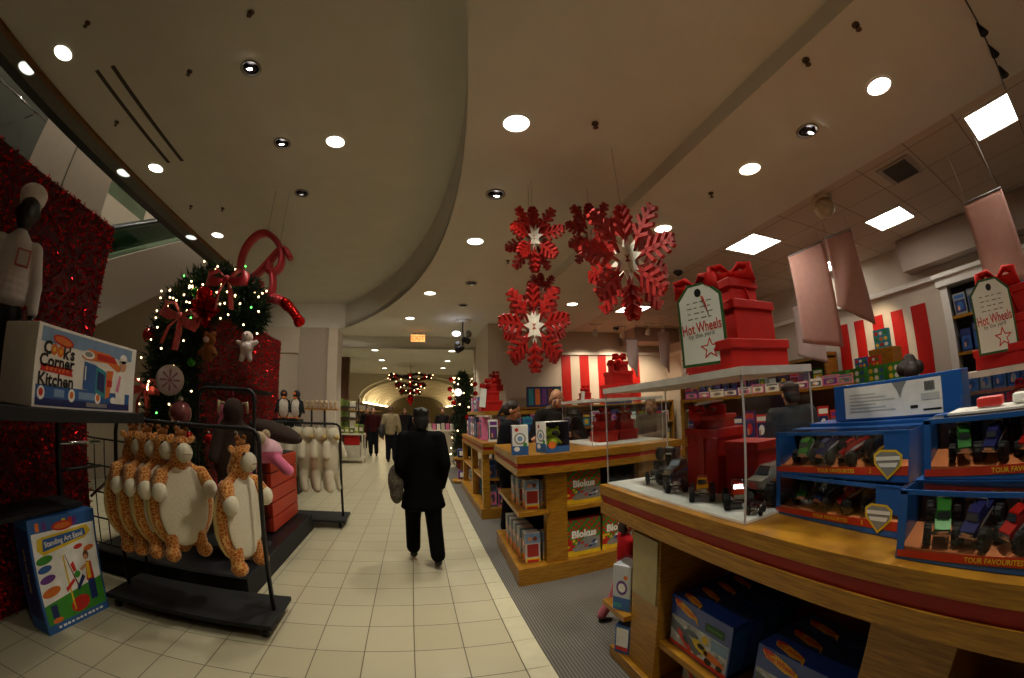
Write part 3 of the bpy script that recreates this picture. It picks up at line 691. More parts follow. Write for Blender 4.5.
# ---- giraffe cushions
GIR = spotted('giraffe_plush', '#d8a458', '#a8560f', 40, .045)
CRM = mat('cream_plush', '#d8cdb2', .95, var=.06, sheen=.3, bump=.3, scale=60)
CRMY = mat('yellow_cream_plush', '#c8ae70', .95, var=.06, scale=60)
BRN = mat('brown_plush', '#8a5222', .95, var=.1)
def giraffe(label, loc, rz, group='giraffe cushions on the near rack'):
    t = thing('giraffe_cushion', label, 'plush toy', loc, rz, group)
    # front = -Y ; hangs from z=0 down to -.98
    f = MB()
    items = [('e', (0, 0, -.52), (.265, .06, .33)), ('c', (0, -.005, -.2), .085, (0, -.02, -.13), .07),
             ('e', (0, -.03, -.1), (.075, .07, .09)), ('c', (.16, -.02, -.3), .06, (.2, -.07, -.37), .05), ('c', (-.16, -.02, -.3), .06, (-.2, -.07, -.37), .05),
             ('c', (.11, -.02, -.74), .055, (.125, -.03, -.83), .05), ('c', (-.11, -.02, -.74), .055, (-.125, -.03, -.83), .05)]
    soft(f, items, GIR, .014, 3); f.build('body', t)
    f = MB(); f.ell((0, -.048, -.52), (.2, .03, .295), CRM, nu=24, nv=14); f.build('belly_panel', t)
    f = MB(); f.ell((0, .012, -.53), (.277, .045, .32), CRMY, nu=24, nv=12); f.build('back_panel', t)
    f = MB(); f.ell((0, -.1, -.135), (.065, .06, .07), CRM); f.box((0, -.158, -.14), (.07, .004, .003), CBR, TR((0, 0, 0), (0, 0, 0))); f.build('muzzle', t)
    for s in (1, -1):
        f = MB(); f.ell((s * .2, -.09, -.40), (.06, .055, .07), CRM); f.build('paw', t)
        f = MB(); f.ell((s * .13, -.05, -.86), (.062, .065, .058), GIR); f.build('foot', t)
        f = MB(); f.ell((s * .085, -.02, -.05), (.04, .015, .025), GIR, (0, -s * .5, 0)); f.build('ear', t)
        f = MB(); f.tube([(s * .03, -.03, -.03), (s * .038, -.03, .02)], .012, GIR); f.ell((s * .038, -.03, .028), .02, BRN); f.build('horn', t)
        f = MB(); f.ell((s * .04, -.092, -.075), .01, INK); f.build('eye', t)
    f = MB(); f.ell((0, -.03, -.005), (.04, .035, .03), BRN); f.build('tuft', t)
    f = MB(); f.tube([(0, 0, -.02), (0, 0, .02), (0, 0, .06), (0, .018, .075), (0, .022, .055)], .005, WHITE, 6); f.build('hook', t)
    return t
g0 = giraffe('giraffe cushion nearest the front of its bunch of four, white belly fully in view', (-1.77, 2.68, 1.37), rad(54))
for i, (x, rz) in enumerate([(-1.95, 68), (-2.1, 72), (-2.24, 74)]):
    dup(g0, (x, 2.68, 1.37), rad(rz), ['second giraffe cushion from the front of the bunch, mostly behind the front one', 'third giraffe cushion from the front of the bunch on the near rack', 'rearmost giraffe cushion of the bunch, beside the easel carton'][i])
dup(g0, (-1.28, 2.68, 1.34), rad(76), 'giraffe cushion hanging apart from the bunch, beside the rack upright')

# ---- cream plush on the far rack
def cream_plush(label, loc, rz):
    t = thing('cream_plush_toy', label, 'plush toy', loc, rz, 'cream plush toys on the far rack')
    f = MB(); soft(f, [('e', (0, 0, -.42), (.17, .075, .29)), ('e', (0, -.03, -.11), (.1, .085, .1)), ('c', (.12, -.03, -.24), .05, (.15, -.07, -.4), .05), ('c', (-.12, -.03, -.24), .05, (-.15, -.07, -.4), .05),
                       ('c', (.08, -.01, -.64), .065, (.09, -.05, -.84), .06), ('c', (-.08, -.01, -.64), .065, (-.09, -.05, -.84), .06)], CRM, .014, 3); f.build('body', t)
    f = MB(); f.ell((0, -.11, -.14), (.045, .04, .035), CRMY); f.build('muzzle', t)
    for s in (1, -1):
        f = MB(); f.ell((s * .075, 0, -.08), (.025, .02, .07), CRM, (0, s * .25, 0)); f.build('ear', t)
    f = MB(); f.tube([(0, 0, -.03), (0, 0, .03), (0, .012, .045)], .004, WHITE, 6); f.build('hook', t)
    return t
c0 = cream_plush('cream plush toy nearest the upright of the far rack', (-1.2, 5.5, 1.36), rad(50))
for i, x in enumerate([-1.38, -1.56, -1.74, -1.92]):
    dup(c0, (x, 5.5, 1.36), rad(52), '%s cream plush toy from the upright of the far rack' % ['second', 'third', 'fourth', 'fifth'][i])

# ---- dark plush, pink plush, brown cushion, crate
DBR = mat('dark_brown_plush', '#33231a', .95, var=.2, bump=.3, scale=60)
PNK = mat('pink_plush', '#d66a8e', .95, var=.08, sheen=.3, scale=60); PNKL = mat('pale_pink_plush', '#d9a9b4', .95, var=.06, sheen=.3, scale=60)
TAN = mat('tan_plush', '#b8a283', .95, var=.08, scale=60)
def dark_plush(label, loc, rz):
    t = thing('brown_plush_toy', label, 'plush toy', loc, rz)
    f = MB(); soft(f, [('e', (0, 0, -.5), (.2, .11, .32)), ('e', (0, -.02, -.14), (.1, .1, .12)), ('c', (.13, -.03, -.32), .06, (.2, -.07, -.55), .05), ('c', (-.13, -.03, -.32), .06, (-.2, -.07, -.55), .05),
                       ('c', (.09, 0, -.75), .06, (.1, -.06, -.9), .06), ('c', (-.09, 0, -.75), .06, (-.1, -.06, -.9), .06)], DBR, .014, 3); f.build('body', t)
    for s in (1, -1):
        f = MB(); f.tube([(s * .08, 0, -.08), (s * .13, -.01, -.06), (s * .14, -.02, -.16)], [.012, .02, .014], TAN, 8); f.build('horn', t)
    f = MB(); f.tube([(0, 0, -.04), (0, 0, .05)], .005, PNK, 6); f.build('loop', t)
dark_plush('dark brown plush toy hanging with its back to view, behind the lone giraffe cushion', (-1.72, 3.5, 1.68), rad(40))
t = thing('slatted_display_crate', 'red slatted display crate on the black platform, under the pink plush', 'crate', (-1.63, 4.25, .205))
f = MB(); SL1 = mat('crate_red', '#b8381e', .5, var=.12, stretch=(2, 20, 20))
for k in range(5):
    f.b2((-.05, 0, .02 + k * .165), (0, .95, .17 + k * .165), SL1, bev=.004)
    f.b2((-.55, -.02, .02 + k * .165), (-.05, .03, .17 + k * .165), mat('crate_dark_red', '#6e1c14', .5), bev=.004)
f.build('slats', t)
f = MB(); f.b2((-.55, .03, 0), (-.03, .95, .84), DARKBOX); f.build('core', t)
t = thing('pink_plush_toy', 'pink plush animal with tan snout lying over the red slatted crate', 'plush toy', (-1.6, 4.0, 1.05))
f = MB(); soft(f, [('e', (0, 0, .1), (.2, .16, .13)), ('c', (.12, -.05, .05), .06, (.28, -.06, -.08), .06), ('c', (-.05, -.12, .03), .06, (-.12, -.2, -.22), .055), ('e', (-.02, -.12, .2), (.12, .1, .1))], PNKL, .014, 3,
               fn=lambda c: PNK if c.z < .1 else PNKL); f.build('body', t)
f = MB(); f.ell((.03, -.2, .24), (.07, .06, .065), TAN); f.build('snout', t)
for s in (1, -1):
    f = MB(); f.ell((-.04 + s * .1, -.1, .27), (.05, .03, .05), TAN); f.build('ear', t)
f = MB(); soft(f, [('e', (0, 0, 0), (.33, .2, .1), (0, .28, 0))], DBR, .016, 3)
tag(f.build('brown_cushion', loc=(-1.6, 4.35, 1.33)), 'dark brown plush cushion resting above the pink plush toy', 'cushion')
f = MB(); f.box((0, 0, .14), (.14, .1, .28), WHITEP, bev=.004); tag(f.build('white_carton', loc=(-1.56, 3.45, .206)), 'small white carton on the platform behind the lone giraffe cushion', 'box')

# ------------------------------------------------------------------ wreath arch with lights and ornaments
LEAF = mat('fir_green', '#16301a', .7, var=.35, scale=30); LEAF2 = mat('fir_green_light', '#274a24', .7, var=.3, scale=30); TWIG = mat('twig_brown', '#2c1d10', .9)
def sprigs(f, path, rads, n, seed, ln=(.07, .13)):
    rnd = random.Random(seed)
    P = [Vector(p) for p in path]; L = [0]
    for i in range(len(P) - 1): L.append(L[-1] + (P[i + 1] - P[i]).length)
    for k in range(n):
        u = rnd.random() * L[-1]
        i = max(j for j in range(len(P) - 1) if L[j] <= u) if u > 0 else 0
        tt = (u - L[i]) / max(1e-6, L[i + 1] - L[i]); c = P[i].lerp(P[i + 1], tt); r = rads[i] + (rads[i + 1] - rads[i]) * tt
        d = Vector((rnd.gauss(0, 1), rnd.gauss(0, 1), rnd.gauss(0, 1))).normalized()
        p = c + d * r * rnd.uniform(.45, 1)
        e = p + (d + Vector((rnd.gauss(0, .6), rnd.gauss(0, .6), rnd.gauss(0, .6)))).normalized() * rnd.uniform(*ln)
        a = (e - p).cross(Vector((rnd.gauss(0, 1), rnd.gauss(0, 1), rnd.gauss(0, 1)))).normalized() * rnd.uniform(.008, .016); b = (e - p).cross(a).normalized() * a.length
        f.add([p + a, p - a, e, p + b, p - b], [(0, 1, 2), (3, 4, 2)], LEAF if rnd.random() < .7 else LEAF2)
WX = [(-2.79, 1.11), (-2.88, 1.5), (-2.92, 1.95), (-2.88, 2.35), (-2.76, 2.66), (-2.51, 2.86), (-2.21, 2.86), (-1.97, 2.72), (-1.86, 2.5)]
t = thing('wreath', 'giant green Christmas wreath arch with white lights behind the giraffe cushions', 'wreath', (-2.8, 4.2, .205))
path = [(x + 2.8, 0, z - .205) for x, z in [(-2.74, .62), (-2.76, .8)] + WX]; rr = [.28, .3, .34, .36, .36, .34, .33, .32, .3, .26, .12]
f = MB(); sprigs(f, path, rr, 13000, 3); f.build('foliage', t)
f = MB(); f.tube([(path[0][0], 0, .004)] + path, [.14] * 11 + [.06], TWIG, 8); f.build('branch_core', t)
WARM = lamp('fairy_light_warm', '#ffcf94', 8)
rnd = random.Random(5)
for k in range(96):
    i = rnd.randrange(1, len(path) - 1); c = Vector(path[i]).lerp(Vector(path[i + 1]) if i + 1 < len(path) else Vector(path[i]), rnd.random())
    r = rr[i] * 1.08 + .03; a = rnd.uniform(-1.3, 1.3); b = rnd.uniform(0, 2 * pi)
    d = Vector((sin(a) * cos(b), -abs(cos(a)), sin(a) * sin(b)))
    f = MB(); f.ell((0, 0, 0), .0105, WARM if k % 16 else lamp('fairy_light_green', '#60ff60', 4), nu=8, nv=5); o = f.build('light_bulb', t); o.location = c + d * r
def at(y, pts): return pts
RIB = mat('red_ribbon', '#c0303a', .4, var=.12); RIBS = mat('candy_stripe_ribbon', '#d85a58', .4, var=.3, scale=30)
def bow(name, label, loc, s, m, tails=True, rz=0, tilt=0, cat='bow'):
    t = thing(name, label, cat, loc); t.rotation_euler = (0, tilt, rz)
    for k in (1, -1):
        f = MB(); f.tube([(0, 0, 0), (k * .35 * s, -.05 * s, .25 * s), (k * .62 * s, -.08 * s, .16 * s), (k * .6 * s, -.1 * s, -.08 * s), (k * .3 * s, -.1 * s, -.1 * s), (0, -.06 * s, 0)], [.06 * s, .15 * s, .2 * s, .19 * s, .14 * s, .06 * s], m, 8, flat=(1, .22)); f.build('loop', t)
        if tails:
            f = MB(); f.tube([(0, -.03 * s, 0), (k * .2 * s, -.09 * s, -.4 * s), (k * .26 * s, -.05 * s, -.9 * s)], [.06 * s, .13 * s, .13 * s], m, 6, flat=(1, .15)); f.build('tail', t)
    f = MB(); f.ell((0, -.08 * s, 0), (.1 * s, .09 * s, .1 * s), m); f.build('knot', t)
    return t
bow('ribbon_bow', 'red ribbon bow at the top right of the wreath, under the script letter', (-2.05, 3.78, 2.86), .36, RIB)
bow('ribbon_bow', 'pink striped ribbon bow on the left part of the wreath', (-2.55, 3.74, 2.46), .38, RIBS, tilt=.35)
bow('ribbon_bow', 'red ribbon bow low on the outer left side of the wreath, beside the kitchen carton', (-3.08, 3.9, 1.72), .34, RIBS)
FOIL = mat('red_foil', '#c8140e', .15, .85, var=.2); FOILG = mat('green_foil', '#2a8a24', .2, .8, var=.2)
BALL = mat('red_ball_gloss', '#b01410', .15, .5)
f = MB()
rnd = random.Random(9)
for k in range(150):
    d = Vector((rnd.gauss(0, 1), rnd.gauss(0, .6), rnd.gauss(0, 1))).normalized(); e = d * rnd.uniform(.1, .2); s = d.cross(Vector((rnd.gauss(0, 1), rnd.gauss(0, 1), rnd.gauss(0, 1)))).normalized() * .014
    f.add([s * .3, -s * .3, e - s, e + s], [(0, 1, 2, 3)], FOIL)
tag(f.build('foil_flower', loc=(-2.3, 3.78, 2.52)), 'shiny red foil flower in the middle of the wreath', 'ornament')
f = MB(); f.ell((0, 0, 0), .1, FOIL); tag(f.build('foil_ornament', loc=(-2.32, 3.8, 2.7)), 'red foil ornament high in the wreath above the foil flower', 'ornament')
def ball(label, loc, r, m):
    t = thing('ball_ornament', label, 'ornament', loc)
    f = MB(); f.ell((0, 0, 0), r, m, nu=18, nv=12); f.build('ball', t)
    f = MB(); f.lathe([(r * .22, r * .95), (r * .22, r * 1.15), (r * .06, r * 1.3)], CHROME, 10); f.build('cap', t)
ball('shiny red ball on the outer left edge of the wreath', (-3.14, 3.98, 2.3), .09, BALL)
ball('shiny green ball near the top of the wreath', (-2.47, 3.83, 2.74), .05, FOILG)
ball('shiny green ball on the right side of the wreath\'s left leg', (-2.42, 3.84, 2.0), .045, FOILG)
ball('pinkish clear ball ornament low on the wreath', (-2.5, 3.8, 1.48), .13, mat('pink_gloss', '#8a4a4c', .1, .3, coat=.5))
ball('small red ball at the foot of the wreath', (-2.42, 3.85, 1.24), .06, BALL)
ball('small red ball at the foot of the wreath, right of its twin', (-2.2, 3.9, 1.24), .055, BALL)
ORNW = mat('ornament_white', '#d8c8c4', .35, var=.05); ORNR = mat('ornament_rose', '#a87074', .4)
t = thing('peppermint_disc_ornament', 'round white disc ornament with a rose snowflake pattern on the wreath', 'ornament', (-2.6, 3.72, 1.8)); t.rotation_euler = (0, 0, .6)
f = MB(); f.lathe([(.001, -.03), (.12, -.03), (.155, -.012), (.155, .012), (.12, .03), (.001, .03)], ORNW, 28, Matrix.Rotation(pi / 2, 4, 'X')); f.build('disc', t)
f = MB(); FF = Matrix(((1, 0, 0, 0), (0, 0, -1, -.031), (0, 1, 0, 0), (0, 0, 0, 1)))
for k in range(8):
    a = k * pi / 4; f.poly([(.03 * cos(a - .25), .03 * sin(a - .25)), (.1 * cos(a - .13), .1 * sin(a - .13)), (.115 * cos(a), .115 * sin(a)), (.1 * cos(a + .13), .1 * sin(a + .13)), (.03 * cos(a + .25), .03 * sin(a + .25))], ORNR, FF, 1)
f.oval(0, 0, .025, .025, ORNR, FF, 2); f.build('snowflake_pattern', t)
t = thing('snowman_ornament', 'white plush snowman ornament at the right end of the wreath', 'ornament', (-1.84, 4.0, 2.22))
f = MB(); soft(f, [('e', (0, 0, .08), .065), ('e', (0, 0, -.03), .075), ('c', (.05, 0, 0), .03, (.11, 0, .03), .025), ('c', (-.05, 0, 0), .03, (-.11, 0, .03), .025), ('c', (.03, 0, -.08), .035, (.05, 0, -.15), .03), ('c', (-.03, 0, -.08), .035, (-.05, 0, -.15), .03)], ORNW, .01, 3); f.build('body', t)
for k in (.02, -.02):
    f = MB(); f.ell((k, -.06, .1), .009, INK); f.build('eye', t)
t = thing('bear_ornament', 'small brown bear ornament with white muzzle on the inner edge of the wreath', 'ornament', (-2.25, 3.9, 2.15))
f = MB(); soft(f, [('e', (0, 0, .1), .07), ('e', (0, 0, -.04), (.075, .06, .1)), ('e', (.05, 0, .16), .028), ('e', (-.05, 0, .16), .028), ('c', (.06, 0, 0), .03, (.1, -.02, -.05), .028), ('c', (-.06, 0, 0), .03, (-.1, -.02, -.05), .028)], BRN, .01, 3); f.build('body', t)
f = MB(); f.ell((0, -.07, .09), (.035, .03, .03), ORNW); f.build('muzzle', t)
# pink toys glimpsed below the wreath
for i, (x, z, s) in enumerate([(-2.12, 1.38, 1), (-2.0, 1.18, .8)]):
    f = MB(); soft(f, [('e', (0, 0, 0), (.07 * s, .06 * s, .12 * s)), ('e', (0, -.02, .15 * s), .07 * s)], PNK, .012, 2)
    tag(f.build('pink_soft_toy', loc=(x, 4.1, z)), ['upper pink soft toy hanging right of the wreath leg', 'lower pink soft toy hanging right of the wreath leg'][i], 'plush toy')

# script letter sign
GLT = mat('red_glitter', '#c03a42', .4, .35, var=.35, scale=120, bump=.4)
t = thing('script_letter_sign', 'red glitter script letter sign hanging above the wreath', 'sign', (-1.985, 4.72, 3.27)); t.scale = (1.045, 1.045, 1.045)
SEG = [[(-1.99, 2.89), (-2.17, 3.04), (-2.29, 3.25), (-2.28, 3.49), (-2.16, 3.68), (-2.01, 3.72), (-1.86, 3.62), (-1.76, 3.46), (-1.74, 3.3), (-1.8, 3.21), (-1.9, 3.22), (-1.89, 3.32)],
       [(-2.13, 3.11), (-2.03, 3.19), (-1.92, 3.32), (-1.8, 3.47), (-1.71, 3.49), (-1.63, 3.38)],
       [(-1.84, 3.19), (-1.81, 3.03), (-1.83, 2.92), (-1.92, 2.88), (-2.0, 2.97), (-1.97, 3.08)]]
def smooth_pts(P, n=4):
    out = []
    for i in range(len(P) - 1):
        p0 = P[max(i - 1, 0)]; p1 = P[i]; p2 = P[i + 1]; p3 = P[min(i + 2, len(P) - 1)]
        for k in range(n):
            u = k / n
            out.append(tuple(.5 * ((2 * b) + (c - a) * u + (2 * a - 5 * b + 4 * c - d) * u * u + (3 * b - a - 3 * c + d) * u ** 3) for a, b, c, d in zip(p0, p1, p2, p3)))
    out.append(P[-1]); return out
f = MB()
for S in SEG:
    f.tube([(x + 1.9, 0, z - 3.2) for x, z in smooth_pts(S)], .047, GLT, 8, flat=(1.9, .85))
f.build('letter', t)
f = MB()
for k, (x, z) in enumerate(smooth_pts([(-1.94, 2.88), (-1.77, 2.87), (-1.64, 2.82), (-1.52, 2.72), (-1.42, 2.59)], 4)): f.ell((x + 1.9, 0, z - 3.2), (.075, .06, .06), FOIL if k > 7 else GLT, (0, .7, k), 8, 6)
f.build('garland_tail', t)
for x, z in ((-.1, .5), (.1, .35)):
    f = MB(); f.tube([(x, 0, z), (x, 0, 1.14)], .003, CGR, 5); f.build('wire', t)

# penguins and shelf of small toys
PB = mat('penguin_black', '#0e1016', .9, sheen=.2); PW_ = mat('penguin_white', '#d4cdbf', .9, sheen=.2)
f = MB(); f.box((0, 0, -.03), (.5, .4, .05), BLACKM, bev=.005); f.b2((-.22, -.17, -1.4), (.22, .17, -.05), BLACKM); tag(f.build('display_stand', loc=(-2.5, 7.5, 1.41)), 'black stand the two penguins sit on, beside the red tinsel', 'stand')
def penguin(label, loc, rz):
    t = thing('penguin_plush', label, 'plush toy', loc, rz)
    f = MB(); soft(f, [('e', (0, 0, .2), (.12, .1, .22)), ('e', (0, -.02, .46), (.075, .08, .08)), ('c', (.1, 0, .32), .035, (.15, .02, .12), .025), ('c', (-.1, 0, .32), .035, (-.15, .02, .12), .025)], PB, .012, 3,
                   fn=lambda c: PW_ if (c.y < -.05 and abs(c.x) < .085 and c.z < .4) else PB); f.build('body', t)
    f = MB(); f.lathe([(.03, 0), (.002, .09)], CO, 8, TR((0, -.08, .47), (pi / 2, 0, 0))); f.build('beak', t)
    f = MB(); f.ell((0, -.07, .39), (.045, .03, .025), CO); f.build('neck_patch', t)
    for s in (1, -1):
        f = MB(); f.ell((s * .06, -.09, .015), (.045, .07, .018), CO); f.build('foot', t)
penguin('standing penguin plush on the left of the pair', (-2.6, 7.5, 1.407), .4); penguin('standing penguin plush on the right of the pair', (-2.34, 7.55, 1.407), -.3)
t = thing('toy_shelf', 'wooden shelf of small tan toys in front of the cream pillar', 'shelf', (-2.45, 9.5, 0))
f = MB(); f.b2((-.55, -.15, 1.59), (.55, .15, 1.63), OAK); f.build('shelf', t)
for x in (-.12, .2):
    f = MB(); f.b2((x - .02, -.02, .02), (x + .02, .02, 1.59), BLACK); f.build('post', t)
f = MB(); f.b2((-.4, -.2, 0), (.4, .2, .03), BLACK); f.build('foot_plate', t)
f = MB(); soft(f, [('e', (0, 0, .06), (.05, .045, .065)), ('e', (0, -.01, .14), .045), ('e', (.03, 0, .18), .016), ('e', (-.03, 0, .18), .016)], TAN, .012, 2)
s0 = tag(f.build('small_tan_toy', loc=(-2.92, 9.5, 1.632)), 'small tan soft toy in the row on the wooden shelf before the pillar', 'plush toy', 'small tan toys on the wooden shelf')
for k in range(1, 9): dup(s0, (-2.92 + k * .118, 9.5, 1.632))

# ------------------------------------------------------------------ chef mannequin
t = thing('chef_mannequin', 'dark child mannequin in white chef hat and jacket on the black shelf', 'mannequin', (-2.68, 1.68, 1.487), rad(58))
MDK = mat('mannequin_dark', '#1c1412', .45); JK = mat('chef_jacket', '#b8b0a8', .85, var=.05); JKT = mat('jacket_pink_trim', '#b05a50', .8)
f = MB()
soft(f, [('e', (0, 0, 1.15), (.085, .1, .115)), ('e', (0, -.07, 1.11), (.05, .045, .055)), ('e', (0, -.1, 1.15), (.016, .02, .02)), ('e', (.085, 0, 1.15), (.015, .025, .03)), ('e', (-.085, 0, 1.15), (.015, .025, .03)), ('c', (0, 0, .98), .042, (0, 0, 1.08), .04),
         ('e', (0, 0, .82), (.13, .09, .17)), ('e', (0, 0, .6), (.12, .09, .12)), ('c', (.06, 0, .55), .07, (.075, 0, .28), .05), ('c', (.075, 0, .28), .048, (.08, .01, .05), .035), ('c', (-.06, 0, .55), .07, (-.075, 0, .28), .05), ('c', (-.075, 0, .28), .048, (-.08, .01, .05), .035),
         ('e', (.08, -.05, .03), (.04, .09, .03)), ('e', (-.08, -.05, .03), (.04, .09, .03)), ('c', (.15, 0, .92), .045, (.2, 0, .7), .038), ('c', (.2, 0, .7), .036, (.2, -.08, .5), .026), ('c', (-.15, 0, .92), .045, (-.2, 0, .7), .038), ('c', (-.2, 0, .7), .036, (-.2, -.08, .5), .026),
         ('e', (.2, -.1, .46), (.025, .03, .05)), ('e', (-.2, -.1, .46), (.025, .03, .05))], MDK, .012, 2); f.build('body', t)
f = MB()
soft(f, [('e', (0, 0, .6 + .045 * k), (.155 - .003 * k, .12 - .004 * k, .07)) for k in range(8)] + [('c', (0, 0, .93), .1, (0, 0, .99), .06), ('c', (.13, 0, .92), .065, (.195, 0, .7), .052), ('c', (.195, 0, .7), .05, (.2, -.07, .54), .042), ('c', (-.13, 0, .92), .065, (-.195, 0, .7), .052), ('c', (-.195, 0, .7), .05, (-.2, -.07, .54), .042)], JK, .012, 3); f.build('jacket', t)
f = MB(); FF = Matrix(((1, 0, 0, 0), (0, 0, -1, -.128), (0, 1, 0, 0), (0, 0, 0, 1)))
f.box((.055, -.1, .84), (.1, .012, .11), JKT); f.box((.055, -.106, .84), (.075, .012, .085), JK); f.build('pocket', t)
f = MB(); f.lathe([(.088, 0), (.088, .05), (.105, .075), (.108, .115), (.08, .145), (.02, .155)], mat('chef_hat', '#e2ddd6', .85), 20, TR((0, .02, 1.2), (-.45, 0, 0))); f.build('chef_hat', t)
f = MB(); soft(f, [('c', (.06, 0, .5), .085, (.075, 0, .05), .07), ('c', (-.06, 0, .5), .085, (-.075, 0, .05), .07)], BLACKM, .014, 2); f.build('trousers', t)
# ------------------------------------------------------------------ wooden kiosks
BAND = REDD
def slab(t, poly, z0, z1, zr0, zr1, inset=.012):
    """counter top: upper board, red band, lower board"""
    c = (sum(p[0] for p in poly) / len(poly), sum(p[1] for p in poly) / len(poly))
    def sh(d): return [(x + (d if x < c[0] else -d), y + (d if y < c[1] else -d)) for x, y in poly]
    f = MB(); f.prism(poly, zr1, z1, OAK); f.build('counter_top', t)
    f = MB(); f.prism(sh(inset), zr0, zr1, BAND); f.build('red_band', t)
    f = MB(); f.prism(sh(.002), z0, zr0, OAK); f.build('lower_board', t)

# the big counter on the right
t = thing('display_counter', 'big wooden counter with red band nearest the viewer, under the toy trucks', 'counter', (0, 0, .006))
Z = -.006
slab(t, [(1.05, -.9), (2.95, -.9), (2.95, 2.16), (1.05, 2.16)], .93 + Z, 1.107 + Z, 1.0 + Z, 1.05 + Z)
f = MB(); f.b2((1.05, -.9, 0), (2.9, 2.0, .08), OAK, bev=.004); f.build('plinth', t)
for a, b in ((1.56, 1.82), (.21, .48), (-.85, -.6)):
    f = MB(); f.b2((1.08, a, .08), (1.75, b, .93 + Z), OAK, bev=.003); f.build('post', t)
f = MB(); f.b2((1.75, -.85, .08), (1.8, 1.85, .93 + Z), OAK); f.b2((1.8, 1.78, .08), (2.85, 1.84, .93 + Z), OAK); f.build('core_panel', t)
for a, b in ((.48, 1.56), (-.6, .21)):
    f = MB(); f.b2((1.1, a, .30), (1.75, b, .335), OAK); f.build('shelf', t)
f = MB(); f.b2((1.035, 1.82, .34), (2.7, 2.09, .375), OAK, bev=.003); f.build('end_shelf', t)
f = MB(); f.b2((1.068, 1.57, .55), (1.081, 1.80, .9), mat('frosted_card', '#94814f', .25)); f.build('sign_holder', t)

# second kiosk
t = thing('display_kiosk', 'wooden kiosk with red band in the middle, holding board games and robot packs', 'counter', (0, 0, .006))
P2 = [(.80, 3.2), (2.62, 3.38), (2.62, 4.5), (.86, 4.5)]
slab(t, P2, 1.02 + Z, 1.19 + Z, 1.08 + Z, 1.125 + Z)
f = MB(); f.prism([(.80, 3.23), (2.6, 3.4), (2.6, 4.48), (.86, 4.48)], 0, .165, OAK); f.build('plinth', t)
for x0, x1, y in ((1.085, 1.285, 3.34), (2.1, 2.28, 3.46)):
    f = MB(); f.b2((x0, y - .03, .165), (x1, y + .06, 1.02 + Z), OAK, bev=.004); f.build('post', t)
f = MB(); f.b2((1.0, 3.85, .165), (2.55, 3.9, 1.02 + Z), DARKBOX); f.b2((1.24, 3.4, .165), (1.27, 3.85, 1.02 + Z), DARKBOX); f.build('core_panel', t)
f = MB(); f.prism([(.82, 3.26), (1.1, 3.29), (1.24, 3.4), (1.24, 4.4), (.88, 4.4)], .64, .68, OAK); f.build('shelf', t)
f = MB(); f.prism([(1.27, 3.30), (2.12, 3.38), (2.12, 3.85), (1.27, 3.85)], .64, .68, OAK); f.build('shelf', t)

# third kiosk
t = thing('display_kiosk', 'wooden kiosk farther down the aisle, behind the woman in the dark jacket', 'counter', (0, 0, .006))
slab(t, [(.9, 5.56), (2.6, 5.56), (2.6, 8.2), (.9, 8.2)], .96 + Z, 1.12 + Z, 1.02 + Z, 1.065 + Z)
f = MB(); f.b2((.86, 5.58, 0), (2.6, 8.2, .15), OAK); f.build('plinth', t)
for y in (5.6, 6.7, 8.05):
    f = MB(); f.b2((.9, y, .15), (1.0, y + .1, .96), OAK); f.build('post', t)
f = MB(); f.b2((.92, 5.66, .55), (2.5, 8.1, .59), OAK); f.build('shelf', t)
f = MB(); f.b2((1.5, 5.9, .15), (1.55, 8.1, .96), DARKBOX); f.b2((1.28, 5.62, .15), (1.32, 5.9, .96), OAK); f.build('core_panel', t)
f = MB(); f.b2((1.0, 6.0, 1.51), (2.4, 8.0, 1.57), OAK)
f.b2((1.5, 6.6, 1.12), (1.6, 8.0, 1.51), OAK); f.build('riser_shelf', t)

# ------------------------------------------------------------------ clear display cases
def case(label, x0, x1, y0, y1, z, h, snow=True, lid=.03):
    t = thing('display_case', label, 'display case', (x0, y0, z))
    W, D = x1 - x0, y1 - y0
    f = MB(); f.b2((0, 0, .001), (W, D, .012), mat('snow_sheet', '#f2f0ea', .9, var=.06, scale=300, bump=.6)); f.build('snow_base', t)
    f = MB(); th = .005
    f.b2((0, 0, .012), (W, th, h), ACRYL); f.b2((0, D - th, .012), (W, D, h), ACRYL); f.b2((0, th, .012), (th, D - th, h), ACRYL); f.b2((W - th, th, .012), (W, D - th, h), ACRYL)
    f.build('clear_walls', t)
    EDGE = mat('acrylic_edge', '#b9b4b4', .2)
    for x, y in ((0, 0), (W, 0), (0, D), (W, D)):
        f = MB(); f.box((x, y, h / 2), (.006, .006, h), EDGE); f.build('corner_edge', t)
    f = MB(); f.b2((-.01, -.01, h), (W + .01, D + .01, h + lid), mat('milky_lid', '#c9c4bd', .3)); f.build('lid', t)
    return t
case('clear display case of monster trucks on the near counter', 1.09, 1.53, 1.03, 2.13, 1.108, .545)
case('clear display case on the middle kiosk, with a red gift tower inside', 1.66, 2.5, 3.56, 4.36, 1.191, .44)
case('clear display case at the right end of the near counter, partly out of view', 2.46, 2.9, -.4, .78, 1.108, .41)

